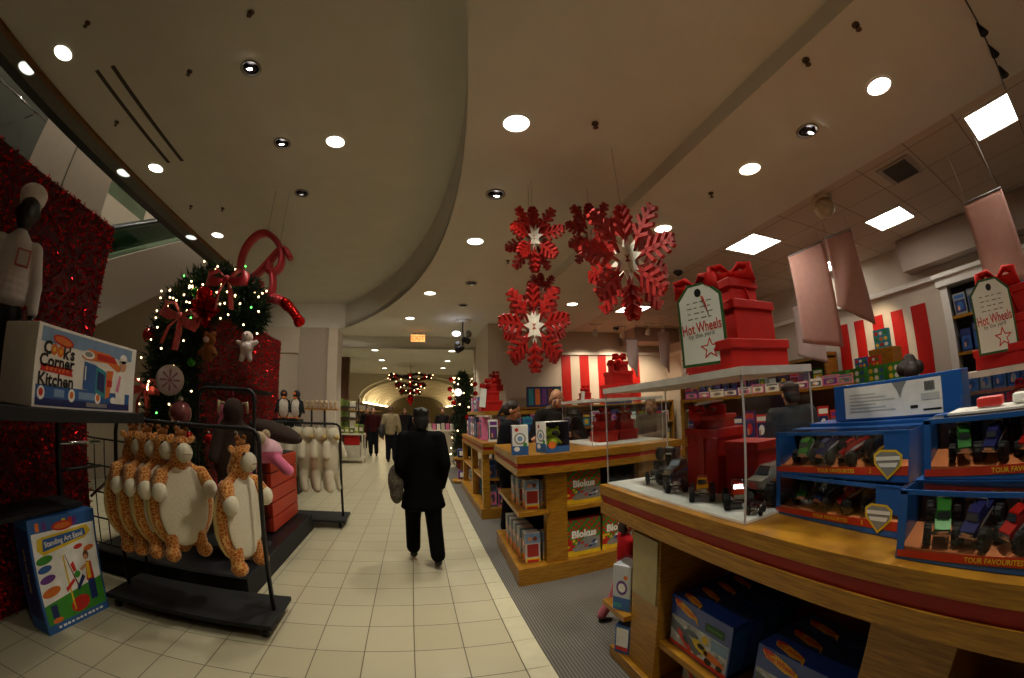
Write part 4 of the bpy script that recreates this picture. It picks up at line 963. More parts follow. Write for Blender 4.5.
# ------------------------------------------------------------------ red gift towers
BOWM = mat('red_velvet_bow', '#b8140d', .75, var=.15, spec=.2); TGREEN = mat('tag_green_edge', '#2f5a2a', .5); TW = mat('tag_white', '#e4e6dc', .6, var=.03); TXT = mat('tag_grey_script', '#6d6f66', .6)
def giftbox(t, c, z, w, d, h, lid=.035):
    f = MB(); f.b2((c[0] - w / 2, c[1] - d / 2, z), (c[0] + w / 2, c[1] + d / 2, z + h), RED, bev=.004); o = f.build('gift_box', t)
    f = MB(); f.b2((c[0] - w / 2 - .008, c[1] - d / 2 - .008, z + h - lid), (c[0] + w / 2 + .008, c[1] + d / 2 + .008, z + h + .004), RED, bev=.004); f.build('lid', o)
def bowpart(t, x, y, z, s, rz=0):
    M = TR((x, y, z), (0, 0, rz))
    for k in (1, -1):
        f = MB(); f.tube([(0, 0, 0), (k * .35 * s, -.05 * s, .3 * s), (k * .7 * s, -.08 * s, .22 * s), (k * .72 * s, -.1 * s, -.12 * s), (k * .35 * s, -.1 * s, -.14 * s), (0, -.06 * s, 0)], [.1 * s, .24 * s, .34 * s, .32 * s, .22 * s, .1 * s], BOWM, 12, M, flat=(1, .5)); f.build('bow_loop', t)
        f = MB(); f.tube([(0, -.05 * s, 0), (k * .4 * s, -.15 * s, -.5 * s), (k * .55 * s, -.12 * s, -1.15 * s)], [.06 * s, .17 * s, .15 * s], BOWM, 8, M, flat=(1, .2)); f.build('bow_tail', t)
    f = MB(); f.ell((0, -.08 * s, 0), (.13 * s, .12 * s, .13 * s), BOWM, M=M); f.build('bow_knot', t)
def gift_tag(t, M, w, h, words=True):
    f = MB(); c = .28 * w
    out = [(-w / 2, 0), (w / 2, 0), (w / 2, h - c), (w / 2 - c, h), (-w / 2 + c, h), (-w / 2, h - c)]
    q = Matrix(M)
    V = [(u, v, 0) for u, v in out] + [(u, v, .008) for u, v in out]; n = len(out)
    f.add(V, [tuple(range(n - 1, -1, -1)), tuple(range(n, 2 * n))] + [(i, (i + 1) % n, n + (i + 1) % n, n + i) for i in range(n)], TGREEN, q)
    k = 1 - .016 / w * 1.3
    FF = q @ Matrix.Translation((0, 0, .008))
    f.poly([(u * (1 - .022 / w), .011 + v * (1 - .022 / h)) for u, v in out], TW, FF, 1)
    f.oval(0, h - .12 * h, .016, .018, INK, FF, 2)
    f.text('Hot Wheels', 0, h * .46, .066 * h / .36, CR, FF, 3, .012, wmax=w * .86, tilt=.06)
    f.text('by the yard', -.02 * w, h * .36, .028 * h / .36, TXT, FF, 3, .004, tilt=.05)
    for i in range(4):
        for j in range(4): f.rect(-w * .28 + j * w * .15, h * (.76 - i * .065), -w * .28 + j * w * .15 + w * (.07 + .04 * ((i * 3 + j) % 2)), h * (.772 - i * .065), TXT, FF, 2)
    f.star(w * .14, h * .19, .23 * w, .1 * w, CR, FF, 2); f.star(w * .14, h * .19, .165 * w, .07 * w, TW, FF, 3)
    f.build('gift_tag', t)
t = thing('gift_tower', 'tall tower of red gift boxes with bow and tag, on the toy truck case', 'gift boxes', (1.33, 1.255, 1.684))
giftbox(t, (-.01, 0), 0, .37, .28, .115); giftbox(t, (0, -.01), .12, .25, .22, .165); giftbox(t, (-.01, -.01), .289, .17, .15, .1)
bowpart(t, -.02, -.03, .43, .125, rad(-40)); bowpart(t, -.2, .02, .37, .12, rad(-70))
gift_tag(t, TR((-.215, -.01, .03), (pi / 2, 0, rad(-66))) , .21, .345)
t = thing('gift_tower', 'red gift tower with bow and tag at the far right of the picture', 'gift boxes', (2.68, .27, 1.549))
giftbox(t, (0, 0), 0, .3, .5, .1); giftbox(t, (0, 0), .105, .24, .44, .13); giftbox(t, (0, 0), .24, .18, .24, .14)
bowpart(t, -.1, .05, .43, .15, rad(-75))
gift_tag(t, TR((-.165, .1, .07), (pi / 2, 0, rad(-72))), .235, .37)
def tower(label, loc, s, rz=0, tagcard=False, group=None):
    t = thing('gift_tower', label, 'gift boxes', loc, rz, group)
    giftbox(t, (0, 0), 0, .42 * s, .36 * s, .2 * s); giftbox(t, (0, 0), .206 * s, .32 * s, .28 * s, .18 * s); giftbox(t, (0, 0), .39 * s, .23 * s, .2 * s, .14 * s)
    bowpart(t, 0, -.06 * s, .6 * s, .13 * s); bowpart(t, -.12 * s, -.12 * s, .5 * s, .12 * s)
    if tagcard:
        f = MB(); f.box((-.2 * s, -.2 * s, .24 * s), (.12 * s, .01, .36 * s), TW, TR((0, 0, 0), (0, .1, 0))); f.build('gift_tag', t)
    return t
tower('red gift tower on top of the clear case of the middle kiosk', (2.2, 3.95, 1.662), .78)
tower('right one of two red gift towers inside the clear case of the middle kiosk', (2.26, 3.98, 1.204), .56)
tower('left one of two red gift towers inside the clear case of the middle kiosk', (1.95, 3.88, 1.204), .56)
tower('red gift tower on the riser shelf of the kiosk behind the woman', (1.14, 6.2, 1.577), .8, tagcard=True)
tower('small red gift tower with white tag on the shelf by the back wall stripes', (4.2, 9.35, 1.66), .78, tagcard=True)
tower('red gift tower far back above the kiosk behind the woman', (1.85, 9.3, 2.05), .75)
f = MB(); f.b2((-.22, -.2, 0), (.22, .2, 2.04), WALL, bev=.005); tag(f.build('display_plinth', loc=(1.85, 9.3, .006)), 'tall cream plinth at the shop corner with a red gift tower on it', 'stand')
tower('dark red gift tower inside the right end display case of the near counter', (2.68, .27, 1.121), .55, rad(-70))
# red tower inside the truck case
t = thing('gift_tower', 'dark red gift tower with silver bow standing behind the toy trucks in their case', 'gift boxes', (1.42, 1.46, 1.121))
giftbox(t, (0, .1), 0, .17, .24, .31, .04); giftbox(t, (0, .1), .315, .13, .18, .06, .02)
bowpart(t, -.04, .1, .39, .12, rad(-70))
f = MB(); f.tube([(-.05, .24, .40), (-.07, .1, .44), (-.05, -.02, .45)], [.02, .03, .02], mat('silver_ribbon', '#d8d2d8', .15, .6), 8, flat=(1, .3)); f.build('silver_ribbon', t)
f = MB(); f.b2((-.092, .08, .0), (-.085, .12, .27), REDD); f.build('ribbon_band', t)
t = thing('gift_box', 'plain red gift box right of the dark red tower inside the truck case', 'gift boxes', (1.43, 1.31, 1.121))
giftbox(t, (0, 0), 0, .15, .2, .25)

# ------------------------------------------------------------------ toy monster trucks
TYRE = mat('tyre_rubber', '#0c0c0d', .7, var=.2); HUB = mat('chrome_hub', '#c8c8c4', .2, .9); TGL = mat('toy_window', '#4a5058', .15, .7)
def wheel_me(r, w):
    f = MB()
    f.lathe([(r * .55, -w / 2), (r * .92, -w / 2), (r, -w * .3), (r, w * .3), (r * .92, w / 2), (r * .55, w / 2)], TYRE, 16, Matrix.Rotation(pi / 2, 4, 'Y'))
    for k in range(12):
        a = 2 * pi * k / 12
        f.box((0, 0, r), (w * .8, r * .2, r * .14), TYRE, Matrix.Rotation(a, 4, 'X'))
    g = MB(); g.lathe([(.001, -w * .46), (r * .55, -w * .47), (r * .55, w * .47), (.001, w * .46)], HUB, 12, Matrix.Rotation(pi / 2, 4, 'Y'), caps=False)
    return f.me('wheel'), g.me('hub')
WM, HM = wheel_me(1, .8)
def truck(label, loc, rz, s, body, accent, kind=0, pitch=0, group=None):
    """front = -Y; s is the overall length"""
    t = thing('toy_monster_truck', label, 'toy truck', loc, rz, group); t.rotation_euler = (pitch, 0, rz)
    r = .2 * s
    for x in (-1, 1):
        for y in (-1, 1):
            o = bpy.data.objects.new('wheel', WM); COL.objects.link(o); o.parent = t
            o.location = (x * .29 * s, y * .33 * s, r); o.scale = (r, r, r)
            q = bpy.data.objects.new('hub', HM); COL.objects.link(q); q.parent = o
    f = MB()
    for y in (-.33, .33): f.tube([(-.25 * s, y * s, r), (.25 * s, y * s, r)], .03 * s, HUB, 6)
    f.box((0, 0, r * 1.25), (.18 * s, .7 * s, .06 * s), BLACKM)
    for x in (-.12, .12):
        for y in (-.33, .33): f.tube([(x * s, y * s, r), (x * .8 * s, y * .7 * s, r * 1.9)], .018 * s, accent, 6)
    f.build('chassis', t)
    f = MB(); z = r * 1.45
    if kind == 0:   # pickup
        prof = [(-.5, 0), (.5, 0), (.5, .16), (.1, .17), (.06, .32), (-.18, .32), (-.26, .18), (-.48, .13)]
        glass = [(-.235, .18), (.03, .18), (.02, .29), (-.17, .29)]
    elif kind == 1:  # van / hearse
        prof = [(-.5, 0), (.5, 0), (.5, .3), (.42, .34), (-.15, .34), (-.27, .19), (-.5, .14)]
        glass = [(-.22, .19), (.4, .19), (.38, .3), (-.13, .3)]
    else:            # buggy
        prof = [(-.45, .02), (.45, .02), (.42, .14), (.15, .16), (.12, .26), (-.06, .26), (-.14, .15), (-.45, .1)]
        glass = [(-.12, .15), (.1, .15), (.09, .23), (-.05, .23)]
    hw = .16 * s
    n = len(prof)
    V = [(-hw, y * s, z + zz * s) for y, zz in prof] + [(hw, y * s, z + zz * s) for y, zz in prof]
    V = [(x * (.82 if zz > z + .2 * s else 1), y, zz) for x, y, zz in V]
    f.add(V, [tuple(range(n))[::-1], tuple(range(n, 2 * n))], body); f.add(V, [((i + 1) % n, i, n + i, n + (i + 1) % n)[::-1] for i in range(n)], body)
    for sx in (-1, 1):
        G = [(sx * (hw * .84 + .001), y * s, z + zz * s) for y, zz in glass]
        f.add(G, [(0, 1, 2, 3) if sx > 0 else (3, 2, 1, 0)], TGL)
        f.add([(sx * (hw + .0008), -.4 * s, z + .05 * s), (sx * (hw + .0008), .35 * s, z + .04 * s), (sx * (hw + .0008), .3 * s, z + .1 * s), (sx * (hw + .0008), -.1 * s, z + .12 * s)], [(0, 1, 2, 3) if sx > 0 else (3, 2, 1, 0)], accent)
    ya = prof[-2][0] * s; yb = prof[-3][0] * s; za = z + prof[-2][1] * s; zb = z + prof[-3][1] * s
    f.add([(-hw * .8, ya - .004, za + .005), (hw * .8, ya - .004, za + .005), (hw * .7, yb - .004, zb - .01 * s), (-hw * .7, yb - .004, zb - .01 * s)], [(0, 1, 2, 3)], TGL)
    f.box((0, -.505 * s, z + .075 * s), (hw * 1.1, .012 * s, .07 * s), HUB)
    for x in (-.11, .11): f.ell((x * s, -.49 * s, z + .07 * s), (.035 * s, .015 * s, .03 * s), HUB, nu=8, nv=6)
    f.box((0, -.5 * s, z + .02 * s), (.34 * s, .03 * s, .04 * s), HUB)
    f.build('body', t)
    if kind == 0:
        f = MB(); f.tube([(-.14 * s, .14 * s, z + .16 * s), (-.14 * s, .16 * s, z + .36 * s), (.14 * s, .16 * s, z + .36 * s), (.14 * s, .14 * s, z + .16 * s)], .014 * s, HUB, 6); f.build('roll_bar', t)
    return t
def pm(c, k=.25): return mat('toy_' + c[1:], c, k, .2, var=.15, scale=60)
zs = 1.1205
# in the case
truck('small dark grey toy truck at the left end of the case, nearest the snow edge', (1.29, 1.93, zs), rad(-30), .14, pm('#2c2c30'), pm('#9a8a70'), 2)
truck('small navy toy truck second from the left in the front row of the case', (1.25, 1.68, zs), rad(-30), .155, pm('#1c2348'), pm('#8890b0'), 2)
truck('small yellow and white toy truck in the front row of the case', (1.225, 1.435, zs), rad(-40), .16, pm('#c89018'), pm('#e8e4d8'), 0)
truck('small red toy truck in the front row of the case beside the front upright', (1.24, 1.22, zs), rad(-40), .165, pm('#a82c14'), pm('#d88a30'), 0)
truck('large dark blue toy truck behind the small ones in the case', (1.38, 1.80, zs), rad(-75), .23, pm('#12142e'), pm('#3a3e88'), 0)
truck('large silver and orange toy truck at the right end of the case', (1.4, 1.17, zs), rad(-85), .25, pm('#8a857c'), pm('#c8702a'), 1)
truck('toy truck reared up on its back wheels at the rear left of the case', (1.44, 2.02, zs + .075), rad(-60), .19, pm('#4a3a34'), pm('#b8683a'), 0, rad(-78))
truck('dark toy truck half hidden behind the red one at the right end of the case', (1.2, 1.075, zs), rad(-60), .085, pm('#34262e'), pm('#8a6a70'), 2)

# ------------------------------------------------------------------ window boxes of toy trucks (front = -Y local, turned to face the aisle)
PBL = mat('pack_blue', '#1d5aa6', .35, var=.06, coat=.3); PRD = mat('pack_red', '#c2341a', .4); TRAY = mat('pack_tray_orange', '#d07a44', .6, var=.2); PCK = mat('pack_inner_grey', '#a2a4a2', .6); PTE = mat('pack_inner_teal', '#1f5068', .6)
def window_pack(label, loc, rz, w, d, h, trucks, seed, badge=True, ts=.122):
    t = thing('toy_truck_pack', label, 'box', loc, rz, None)
    b = .022; e = .004
    f = MB()
    f.b2((-w / 2, -d / 2, 0), (w / 2, d / 2, e), PBL); f.b2((-w / 2, d * .12, h - e), (w / 2, d / 2, h), PBL); f.b2((-w / 2, -d / 2, h - .012), (w / 2, -d / 2 + .006, h), PBL); f.b2((-w / 2, d / 2 - e, e), (w / 2, d / 2, h - e), PBL)
    f.b2((-w / 2, -d / 2, e), (-w / 2 + e, d / 2 - e, h - e), PBL); f.b2((w / 2 - e, -d / 2, e), (w / 2, d / 2 - e, h - e), PBL)
    f.b2((-w / 2 + e, -d / 2, e), (-w / 2 + b, -d / 2 + .003, h - e), PBL); f.b2((w / 2 - .09, -d / 2, h * .45), (w / 2 - e, -d / 2 + .003, h - e), PBL)
    f.build('carton', t)
    f = MB(); f.prism([(-d / 2 + .004, e), (d / 2 - e - .003, e), (d / 2 - e - .003, .06), (d * .25, .06), (-d * .3, .024), (-d / 2 + .004, .034)], -w / 2 + e, w / 2 - e, TRAY, Matrix(((0, 0, 1, 0), (1, 0, 0, 0), (0, 1, 0, 0), (0, 0, 0, 1)))); f.build('tray', t)
    f = MB(); f.b2((-w / 2 + e, d / 2 - e - .003, .034), (w / 2 - e, d / 2 - e - .001, h - e), PCK)
    for k in (.2, .42, .66): f.b2((-w / 2 + k * w, d / 2 - e - .006, .034), (-w / 2 + k * w + .03, d / 2 - e - .003, h * .8), PTE)
    f.build('backdrop_card', t)
    FF = face_front(w, d, h)
    f = MB()
    f.poly([(.004, .003), (w - .004, .003), (w - .004, .05), (.004, .018)], PBL, FF, 1)
    f.poly([(.004, .008), (w - .004, .024), (w - .004, .052), (.004, .026)], PRD, FF, 2)
    f.text('TOUR FAVOURITES', w * .5, .0275, .018, CYL, FF, 4, .02, wmax=w * .42, tilt=.04); f.text('2', w * .75, .034, .018, CYL, FF, 4, .02)
    if badge:
        u = w - .075
        f.poly([(u - .052, .085), (u - .03, .1), (u + .03, .1), (u + .052, .085), (u + .05, .055), (u, .008), (u - .05, .055)], CYL, FF, 4)
        f.poly([(u - .044, .082), (u - .027, .093), (u + .027, .093), (u + .044, .082), (u + .042, .057), (u, .018), (u - .042, .057)], CGR, FF, 5)
        f.poly([(u - .044, .078), (u + .044, .082), (u + .044, .07), (u - .044, .066)], CW, FF, 6); f.poly([(u - .036, .058), (u + .036, .062), (u + .03, .048), (u - .028, .046)], CW, FF, 6)
    f.build('printed_front', t)
    f = MB(); f.b2((-w / 2 + b, -d / 2 + .0005, .04), (w / 2 - .09, -d / 2 + .002, h - .012), FILM); f.b2((-w / 2 + e, -d / 2 + .006, h - .002), (w / 2 - e, d * .12, h - .001), FILM); f.build('clear_window', t)
    R = Matrix.Rotation(rz, 4, 'Z')
    for (u, bc, ac, kd, a, nm) in trucks:
        p = Vector(loc) + R @ Vector((-w / 2 + u, .016, .044))
        truck(nm, p + Vector((0, 0, .012)), rz + a, ts, pm(bc), pm(ac), kd, rad(24))
    return t
wm = rad(-90)
R4 = [('#286a24', '#d8d8d8', 0), ('#20265a', '#c8c8d0', 0), ('#a81c14', '#d8d0d0', 0), ('#14141a', '#c8a040', 1)]
def trks(pos, where, dark=False):
    nm = ['green and silver', 'navy and white', 'red', 'black']
    return [(u, R4[i][0], R4[i][1], R4[i][2], a, '%s toy monster truck inside the %s' % (nm[i], where)) for i, (u, a) in enumerate(pos)]
zt = 1.108
window_pack('window pack of toy trucks at the lower left of the stacks, in shadow', (1.345, .765, zt), rad(-90) - .10, .55, .17, .158, trks([(.09, .25), (.2, -.2), (.32, -.7), (.43, -.8)], 'shadowed lower left pack'), 1)
window_pack('window pack of toy trucks at the upper left of the stacks, yellow badge in view', (1.365, .765, zt + .159), rad(-90) - .03, .56, .17, .158, trks([(.09, .25), (.2, -.2), (.32, -.7), (.43, -.8)], 'upper left pack with the yellow badge'), 2)
window_pack('window pack of toy trucks at the lower right, standing at the counter edge', (1.19, .17, zt), rad(-90), .55, .185, .185, trks([(.095, .3), (.21, -.25), (.34, -.7), (.45, -.7)], 'lower right pack at the counter edge'), 3, ts=.14)
window_pack('window pack of toy trucks at the upper right, on top of another pack', (1.3, .14, zt + .186), rad(-90), .56, .17, .16, trks([(.095, .3), (.205, -.25), (.33, -.7), (.44, -.7)], 'upper right pack resting on another'), 4)
# back row and the pack lying with its back to view
def plain_pack(label, loc, rz, w, d, h, white=False):
    f = MB(); f.box((0, 0, h / 2), (w, d, h), PBL, bev=.003); FF = face_front(w, d, h)
    if white:
        f.rect(.05, .008, w - .075, h - .012, CW, FF, 1); u, v = w * .55, h * .72
        f.poly([(u - .03, h - .012), (u + .03, h - .012), (u + .012, v), (u, v - .03), (u - .012, v)], CGR, FF, 2)
        for k in range(6): f.rect(.07, h * .68 - k * .012, .07 + .12 + .04 * (k % 3), h * .68 - k * .012 + .004, mat('print_pale', '#c4c4bf', .6), FF, 2)
        for k in range(3): f.rect(.07, .03 + k * .012, .16, .034 + k * .012, mat('print_pale', '#c4c4bf', .6), FF, 2)
        f.rect(w - .14, h * .62, w - .1, h * .84, CGR, FF, 2); f.rect(w - .155, h * .4, w - .085, h * .56, mat('print_pale', '#c4c4bf', .6), FF, 2); f.rect(w - .15, .02, w - .08, .026, INK, FF, 2); f.rect(w - .2, .03, w - .17, .04, INK, FF, 2)
        for k in range(7): f.rect(w - .138 + k * .005, h * .64, w - .136 + k * .005, h * .82, INK, FF, 3)
        T = face_top(w, d, h); f.rect(.03, .01, w - .03, d * .5, CW, T, 1); f.rect(.1, .02, w * .6, d * .35, CR, T, 2)
    return tag(f.build('toy_truck_pack', loc=loc, rz=rz), label, 'box')
plain_pack('blue pack of the back row behind the upper left pack of toy trucks', (1.535, .72, zt), rad(-92), .56, .15, .33)
plain_pack('blue pack lying on top of the stack with its white back panel in view', (1.53, .62, zt + .332), rad(-92), .53, .1, .135, True)
t = thing('blister_pack', 'clear blister pack of toy vehicles lying on the upper right truck pack', 'box', (1.34, .12, zt + .347), rad(-90))
f = MB(); f.b2((-.24, -.07, 0), (.22, .07, .006), CW); f.build('backing_card', t)
f = MB()
f.prism([(-.2, -.06), (.2, -.06), (.2, .06), (-.2, .06)], .006, .05, FILM); f.build('clear_blister', t)
f = MB()
for k in range(3): f.box((-.12 + k * .11, 0, .022), (.08, .05, .025), [CR, CW, CO][k], bev=.006)
f.build('toy_cars', t)

# ------------------------------------------------------------------ Hot Wheels cartons on the shelf
HWB = mat('carton_blue', '#1d3f94', .35, var=.08, coat=.3); FL = mat('flame_red', '#d03018', .45); FLY = mat('flame_yellow', '#e8b028', .45)
def hw_carton(label, loc, rz, w, d, h):
    f = MB(); f.box((0, 0, h / 2), (w, d, h), HWB, bev=.003); FF = face_front(w, d, h)
    f.rect(.01, .03, w - .01, h * .62, mat('print_photo_grey', '#b9bcc0', .5, var=.5, scale=30), FF, 1)
    f.rect(.006, .008, w - .006, .03, CR, FF, 2)
    rnd = random.Random(w)
    f.poly([(.01, .1), (w * .5, .03), (w * .6, .06), (w * .2, h * .5), (.01, h * .55)], mat('print_steel', '#5a6470', .5), FF, 2)
    f.oval(w * .28, h * .25, w * .17, h * .07, CR, FF, 3, tilt=-.6); f.oval(w * .3, h * .28, w * .07, h * .035, TGL, FF, 4, tilt=-.6)
    f.oval(w * .55, h * .32, w * .14, h * .09, CYL, FF, 3, tilt=-.3); f.oval(w * .57, h * .34, w * .06, h * .05, INK, FF, 4)
    f.oval(w * .78, h * .25, w * .17, h * .07, CO, FF, 3, tilt=-.15); f.oval(w * .7, h * .14, w * .06, h * .06, INK, FF, 4); f.oval(w * .88, h * .15, w * .05, h * .055, INK, FF, 4)
    f.oval(w * .4, h * .46, w * .12, h * .06, mat('print_steel', '#5a6470', .5), FF, 3); f.oval(w * .62, h * .5, w * .05, w * .05, CYL, FF, 4); f.rect(w * .72, h * .4, w * .97, h * .6, CY, FF, 2)
    # flame logo
    def logo(FF, u, v, s):
        f.poly([(u - s, v + .3 * s), (u - .4 * s, v + .38 * s), (u + .3 * s, v + .2 * s), (u + .8 * s, v), (u + s, v - .45 * s), (u + .7 * s, v - .2 * s), (u + .2 * s, v - .22 * s), (u - .4 * s, v - .05 * s), (u - .8 * s, v + .05 * s)], FLY, FF, 3)
        f.poly([(u - 1.05 * s, v + .4 * s), (u - .6 * s, v + .42 * s), (u - .3 * s, v + .3 * s), (u - .8 * s, v + .2 * s)], FL, FF, 4)
        f.text('Hot Wheels', u - .05 * s, v + .08 * s, .34 * s, FL, FF, 5, .02, wmax=1.5 * s, tilt=-.1)
    logo(FF, w * .28, h * .82, w * .22)
    f.rect(w * .6, h * .68, w * .9, h * .84, mat('print_dark_green', '#1c4a30', .5), FF, 2); f.rect(w * .64, h * .75, w * .86, h * .775, CG, FF, 3)
    T = face_top(w, d, h)
    logo(T, w * .3, d * .25, w * .2)
    S = face_right(w, d, h); f.rect(.01, .02, d - .01, h * .9, CB, S, 1)
    for k in range(3): f.rect(.01, .008, d - .01, .03, CR, S, 2)
    return tag(f.build('toy_car_carton', loc=loc, rz=rz), label, 'box')
zc = .342
hw_carton('front blue toy car carton of the left row on the near counter shelf', (1.195, 1.315, zc), rad(-90), .44, .1, .285)
for k in range(3): hw_carton('%s blue toy car carton of the left row on the near counter shelf' % ['second', 'third', 'rearmost'][k], (1.302 + k * .106, 1.315, zc), rad(-90), .44, .1, .285)
hw_carton('front blue toy car carton of the right row on the near counter shelf', (1.195, .72, zc), rad(-90), .46, .1, .285)
for k in range(2): hw_carton('%s blue toy car carton of the right row on the near counter shelf' % ['second', 'rearmost'][k], (1.302 + k * .106, .72, zc), rad(-90), .46, .1, .285)
hw_carton('blue toy car carton standing on the plinth below the near counter shelf', (1.26, 1.28, .088), rad(-90), .4, .1, .2)
# end shelf packs
def end_pack(label, loc, w, d, h):
    t = thing('toy_playset_pack', label, 'box', loc, rad(-60))
    f = MB(); f.box((0, 0, h / 2), (w, d, h), mat('pack_white', '#c9ccd2', .3, var=.06), bev=.004); FF = face_front(w, d, h)
    f.rect(.004, .004, w - .004, h * .3, CB, FF, 1); f.oval(w * .5, h * .52, w * .3, h * .16, CPU, FF, 1); f.oval(w * .5, h * .52, w * .2, h * .1, CW, FF, 2); f.oval(w * .7, h * .75, w * .12, h * .05, CO, FF, 2); f.oval(w * .3, h * .12, w * .25, h * .06, CTE, FF, 2)
    S = face_right(w, d, h); f.rect(.004, .004, d - .004, h - .004, CNV, S, 1); f.build('carton', t)
    f = MB(); f.box((0, 0, h + .012), (w * .96, d * .96, .022), FILM, bev=.008); f.build('clear_top', t)
end_pack('white and blue toy pack on the end shelf of the near counter, by the child', (1.115, 1.93, .382), .12, .13, .29)
f = MB(); f.box((0, 0, .1), (.1, .13, .2), PBL, bev=.003); f.rect(.01, .02, .09, .18, CW, face_front(.1, .13, .2), 1); f.rect(.01, .02, .09, .05, CR, face_front(.1, .13, .2), 2)
tag(f.build('toy_box', loc=(1.12, 1.91, .088), rz=rad(-60)), 'blue and white toy box on the lowest ledge of the near counter end', 'box')

# ------------------------------------------------------------------ kiosk two goods
def blokus(label, loc, rz, w, d, h):
    f = MB(); f.box((0, 0, h / 2), (w, d, h), mat('game_red', '#8a1a12', .4), bev=.003); FF = face_front(w, d, h)
    rnd = random.Random(int(loc[0] * 100)); n = 13
    for i in range(n):
        for j in range(n):
            u0, v0 = .004 + (w - .008) * i / n, .004 + (h - .008) * j / n
            c = CYL if (j <= 1 or (i + j) % 7 == 0 and j < 6) else (CG if (i * 2 + j * 3) % 5 < 3 else CR)
            if j > 1 and i < 2 and j < 6: c = CYL if rnd.random() < .4 else CR
            f.rect(u0 + .001, v0 + .001, u0 + (w - .008) / n - .001, v0 + (h - .008) / n - .001, c, FF, 1)
    f.poly([(w * .2, h * .12), (w * .97, h * .12), (w * .97, h * .45), (w * .55, h * .5), (w * .15, h * .2)], CGR, FF, 2)
    for k in range(9): f.oval(w * rnd.uniform(.3, .9), h * rnd.uniform(.17, .4), w * .06, h * .03, [CB, CW, CR, CNV][k % 4], FF, 3, tilt=rnd.random())
    f.text('Blokus', w * .5, h * .6, h * .27, CW, FF, 4, .05, wmax=w * .78)
    f.rect(0, 0, w, h * .1, CYL, FF, 2)
    S = face_left(w, d, h); f.rect(.003, .003, d - .003, h - .003, CG, S, 1)
    return tag(f.build('board_game_box', loc=loc, rz=rz), label, 'box')
blokus('green, red and yellow board game box on the upper shelf of the middle kiosk', (1.475, 3.43, .687), .09, .36, .1, .315)
blokus('left one of the two board game boxes on the bottom ledge of the middle kiosk', (1.47, 3.43, .172), .09, .36, .1, .36)
blokus('right one of the two board game boxes on the bottom ledge of the middle kiosk', (1.85, 3.47, .172), .09, .36, .1, .36)
BR1 = mat('brick_toy_white', '#c9c4c0', .4); BR2 = mat('brick_toy_red', '#a03028', .4)
def lego(label, loc, rz, w, d, h, group):
    f = MB(); f.box((0, 0, h / 2), (w, d, h), BR1, bev=.003); FF = face_front(w, d, h)
    f.rect(.004, .004, w - .004, h * .16, CYL, FF, 1); f.rect(w * .12, h * .2, w * .88, h * .62, BR2, FF, 1); f.rect(w * .12, h * .02, w * .88, h * .1, CR, FF, 2); f.rect(0, h * .66, w, h * .98, CY, FF, 1); f.oval(w * .3, h * .8, w * .15, h * .08, CSK, FF, 2); f.oval(w * .65, h * .8, w * .15, h * .08, CBR, FF, 2)
    S = face_left(w, d, h); f.rect(.004, .004, d - .004, h * .3, CO, S, 1); f.rect(.004, h * .3, d - .004, h - .004, CGR, S, 1)
    for k in range(3): f.oval(d * (.2 + .3 * k), h * .62, d * .12, h * .12, [CSK, CW, CR][k], S, 2)
    return tag(f.build('figure_toy_box', loc=loc, rz=rz), label, 'box', group)
G = 'white and red toy boxes at the left end of the middle kiosk'
lego('front white and red toy box at the corner of the kiosk\'s left shelf', (.97, 3.40, .687), 0, .13, .1, .27, G)
lego('white and red toy box beside the front one on the kiosk\'s left shelf', (1.13, 3.46, .687), 0, .13, .1, .24, G)
lego('second white and red toy box behind the front one on the kiosk\'s left shelf', (.95, 3.56, .687), 0, .13, .1, .26, G)
o = lego('third white and red toy box back on the kiosk\'s left shelf', (.95, 3.74, .687), 0, .13, .1, .26, G)
lego('front white toy box on the bottom ledge at the kiosk\'s left corner', (.97, 3.42, .172), 0, .14, .11, .29, G)
lego('white toy box on the bottom ledge beside the corner one, against the post', (1.14, 3.46, .172), 0, .13, .11, .27, G)
for k in range(4): lego('%s white toy box in the bottom row along the kiosk\'s left side' % ['second', 'third', 'fourth', 'fifth'][k], (.96, 3.58 + k * .16, .172), 0, .14, .11, .3, G)
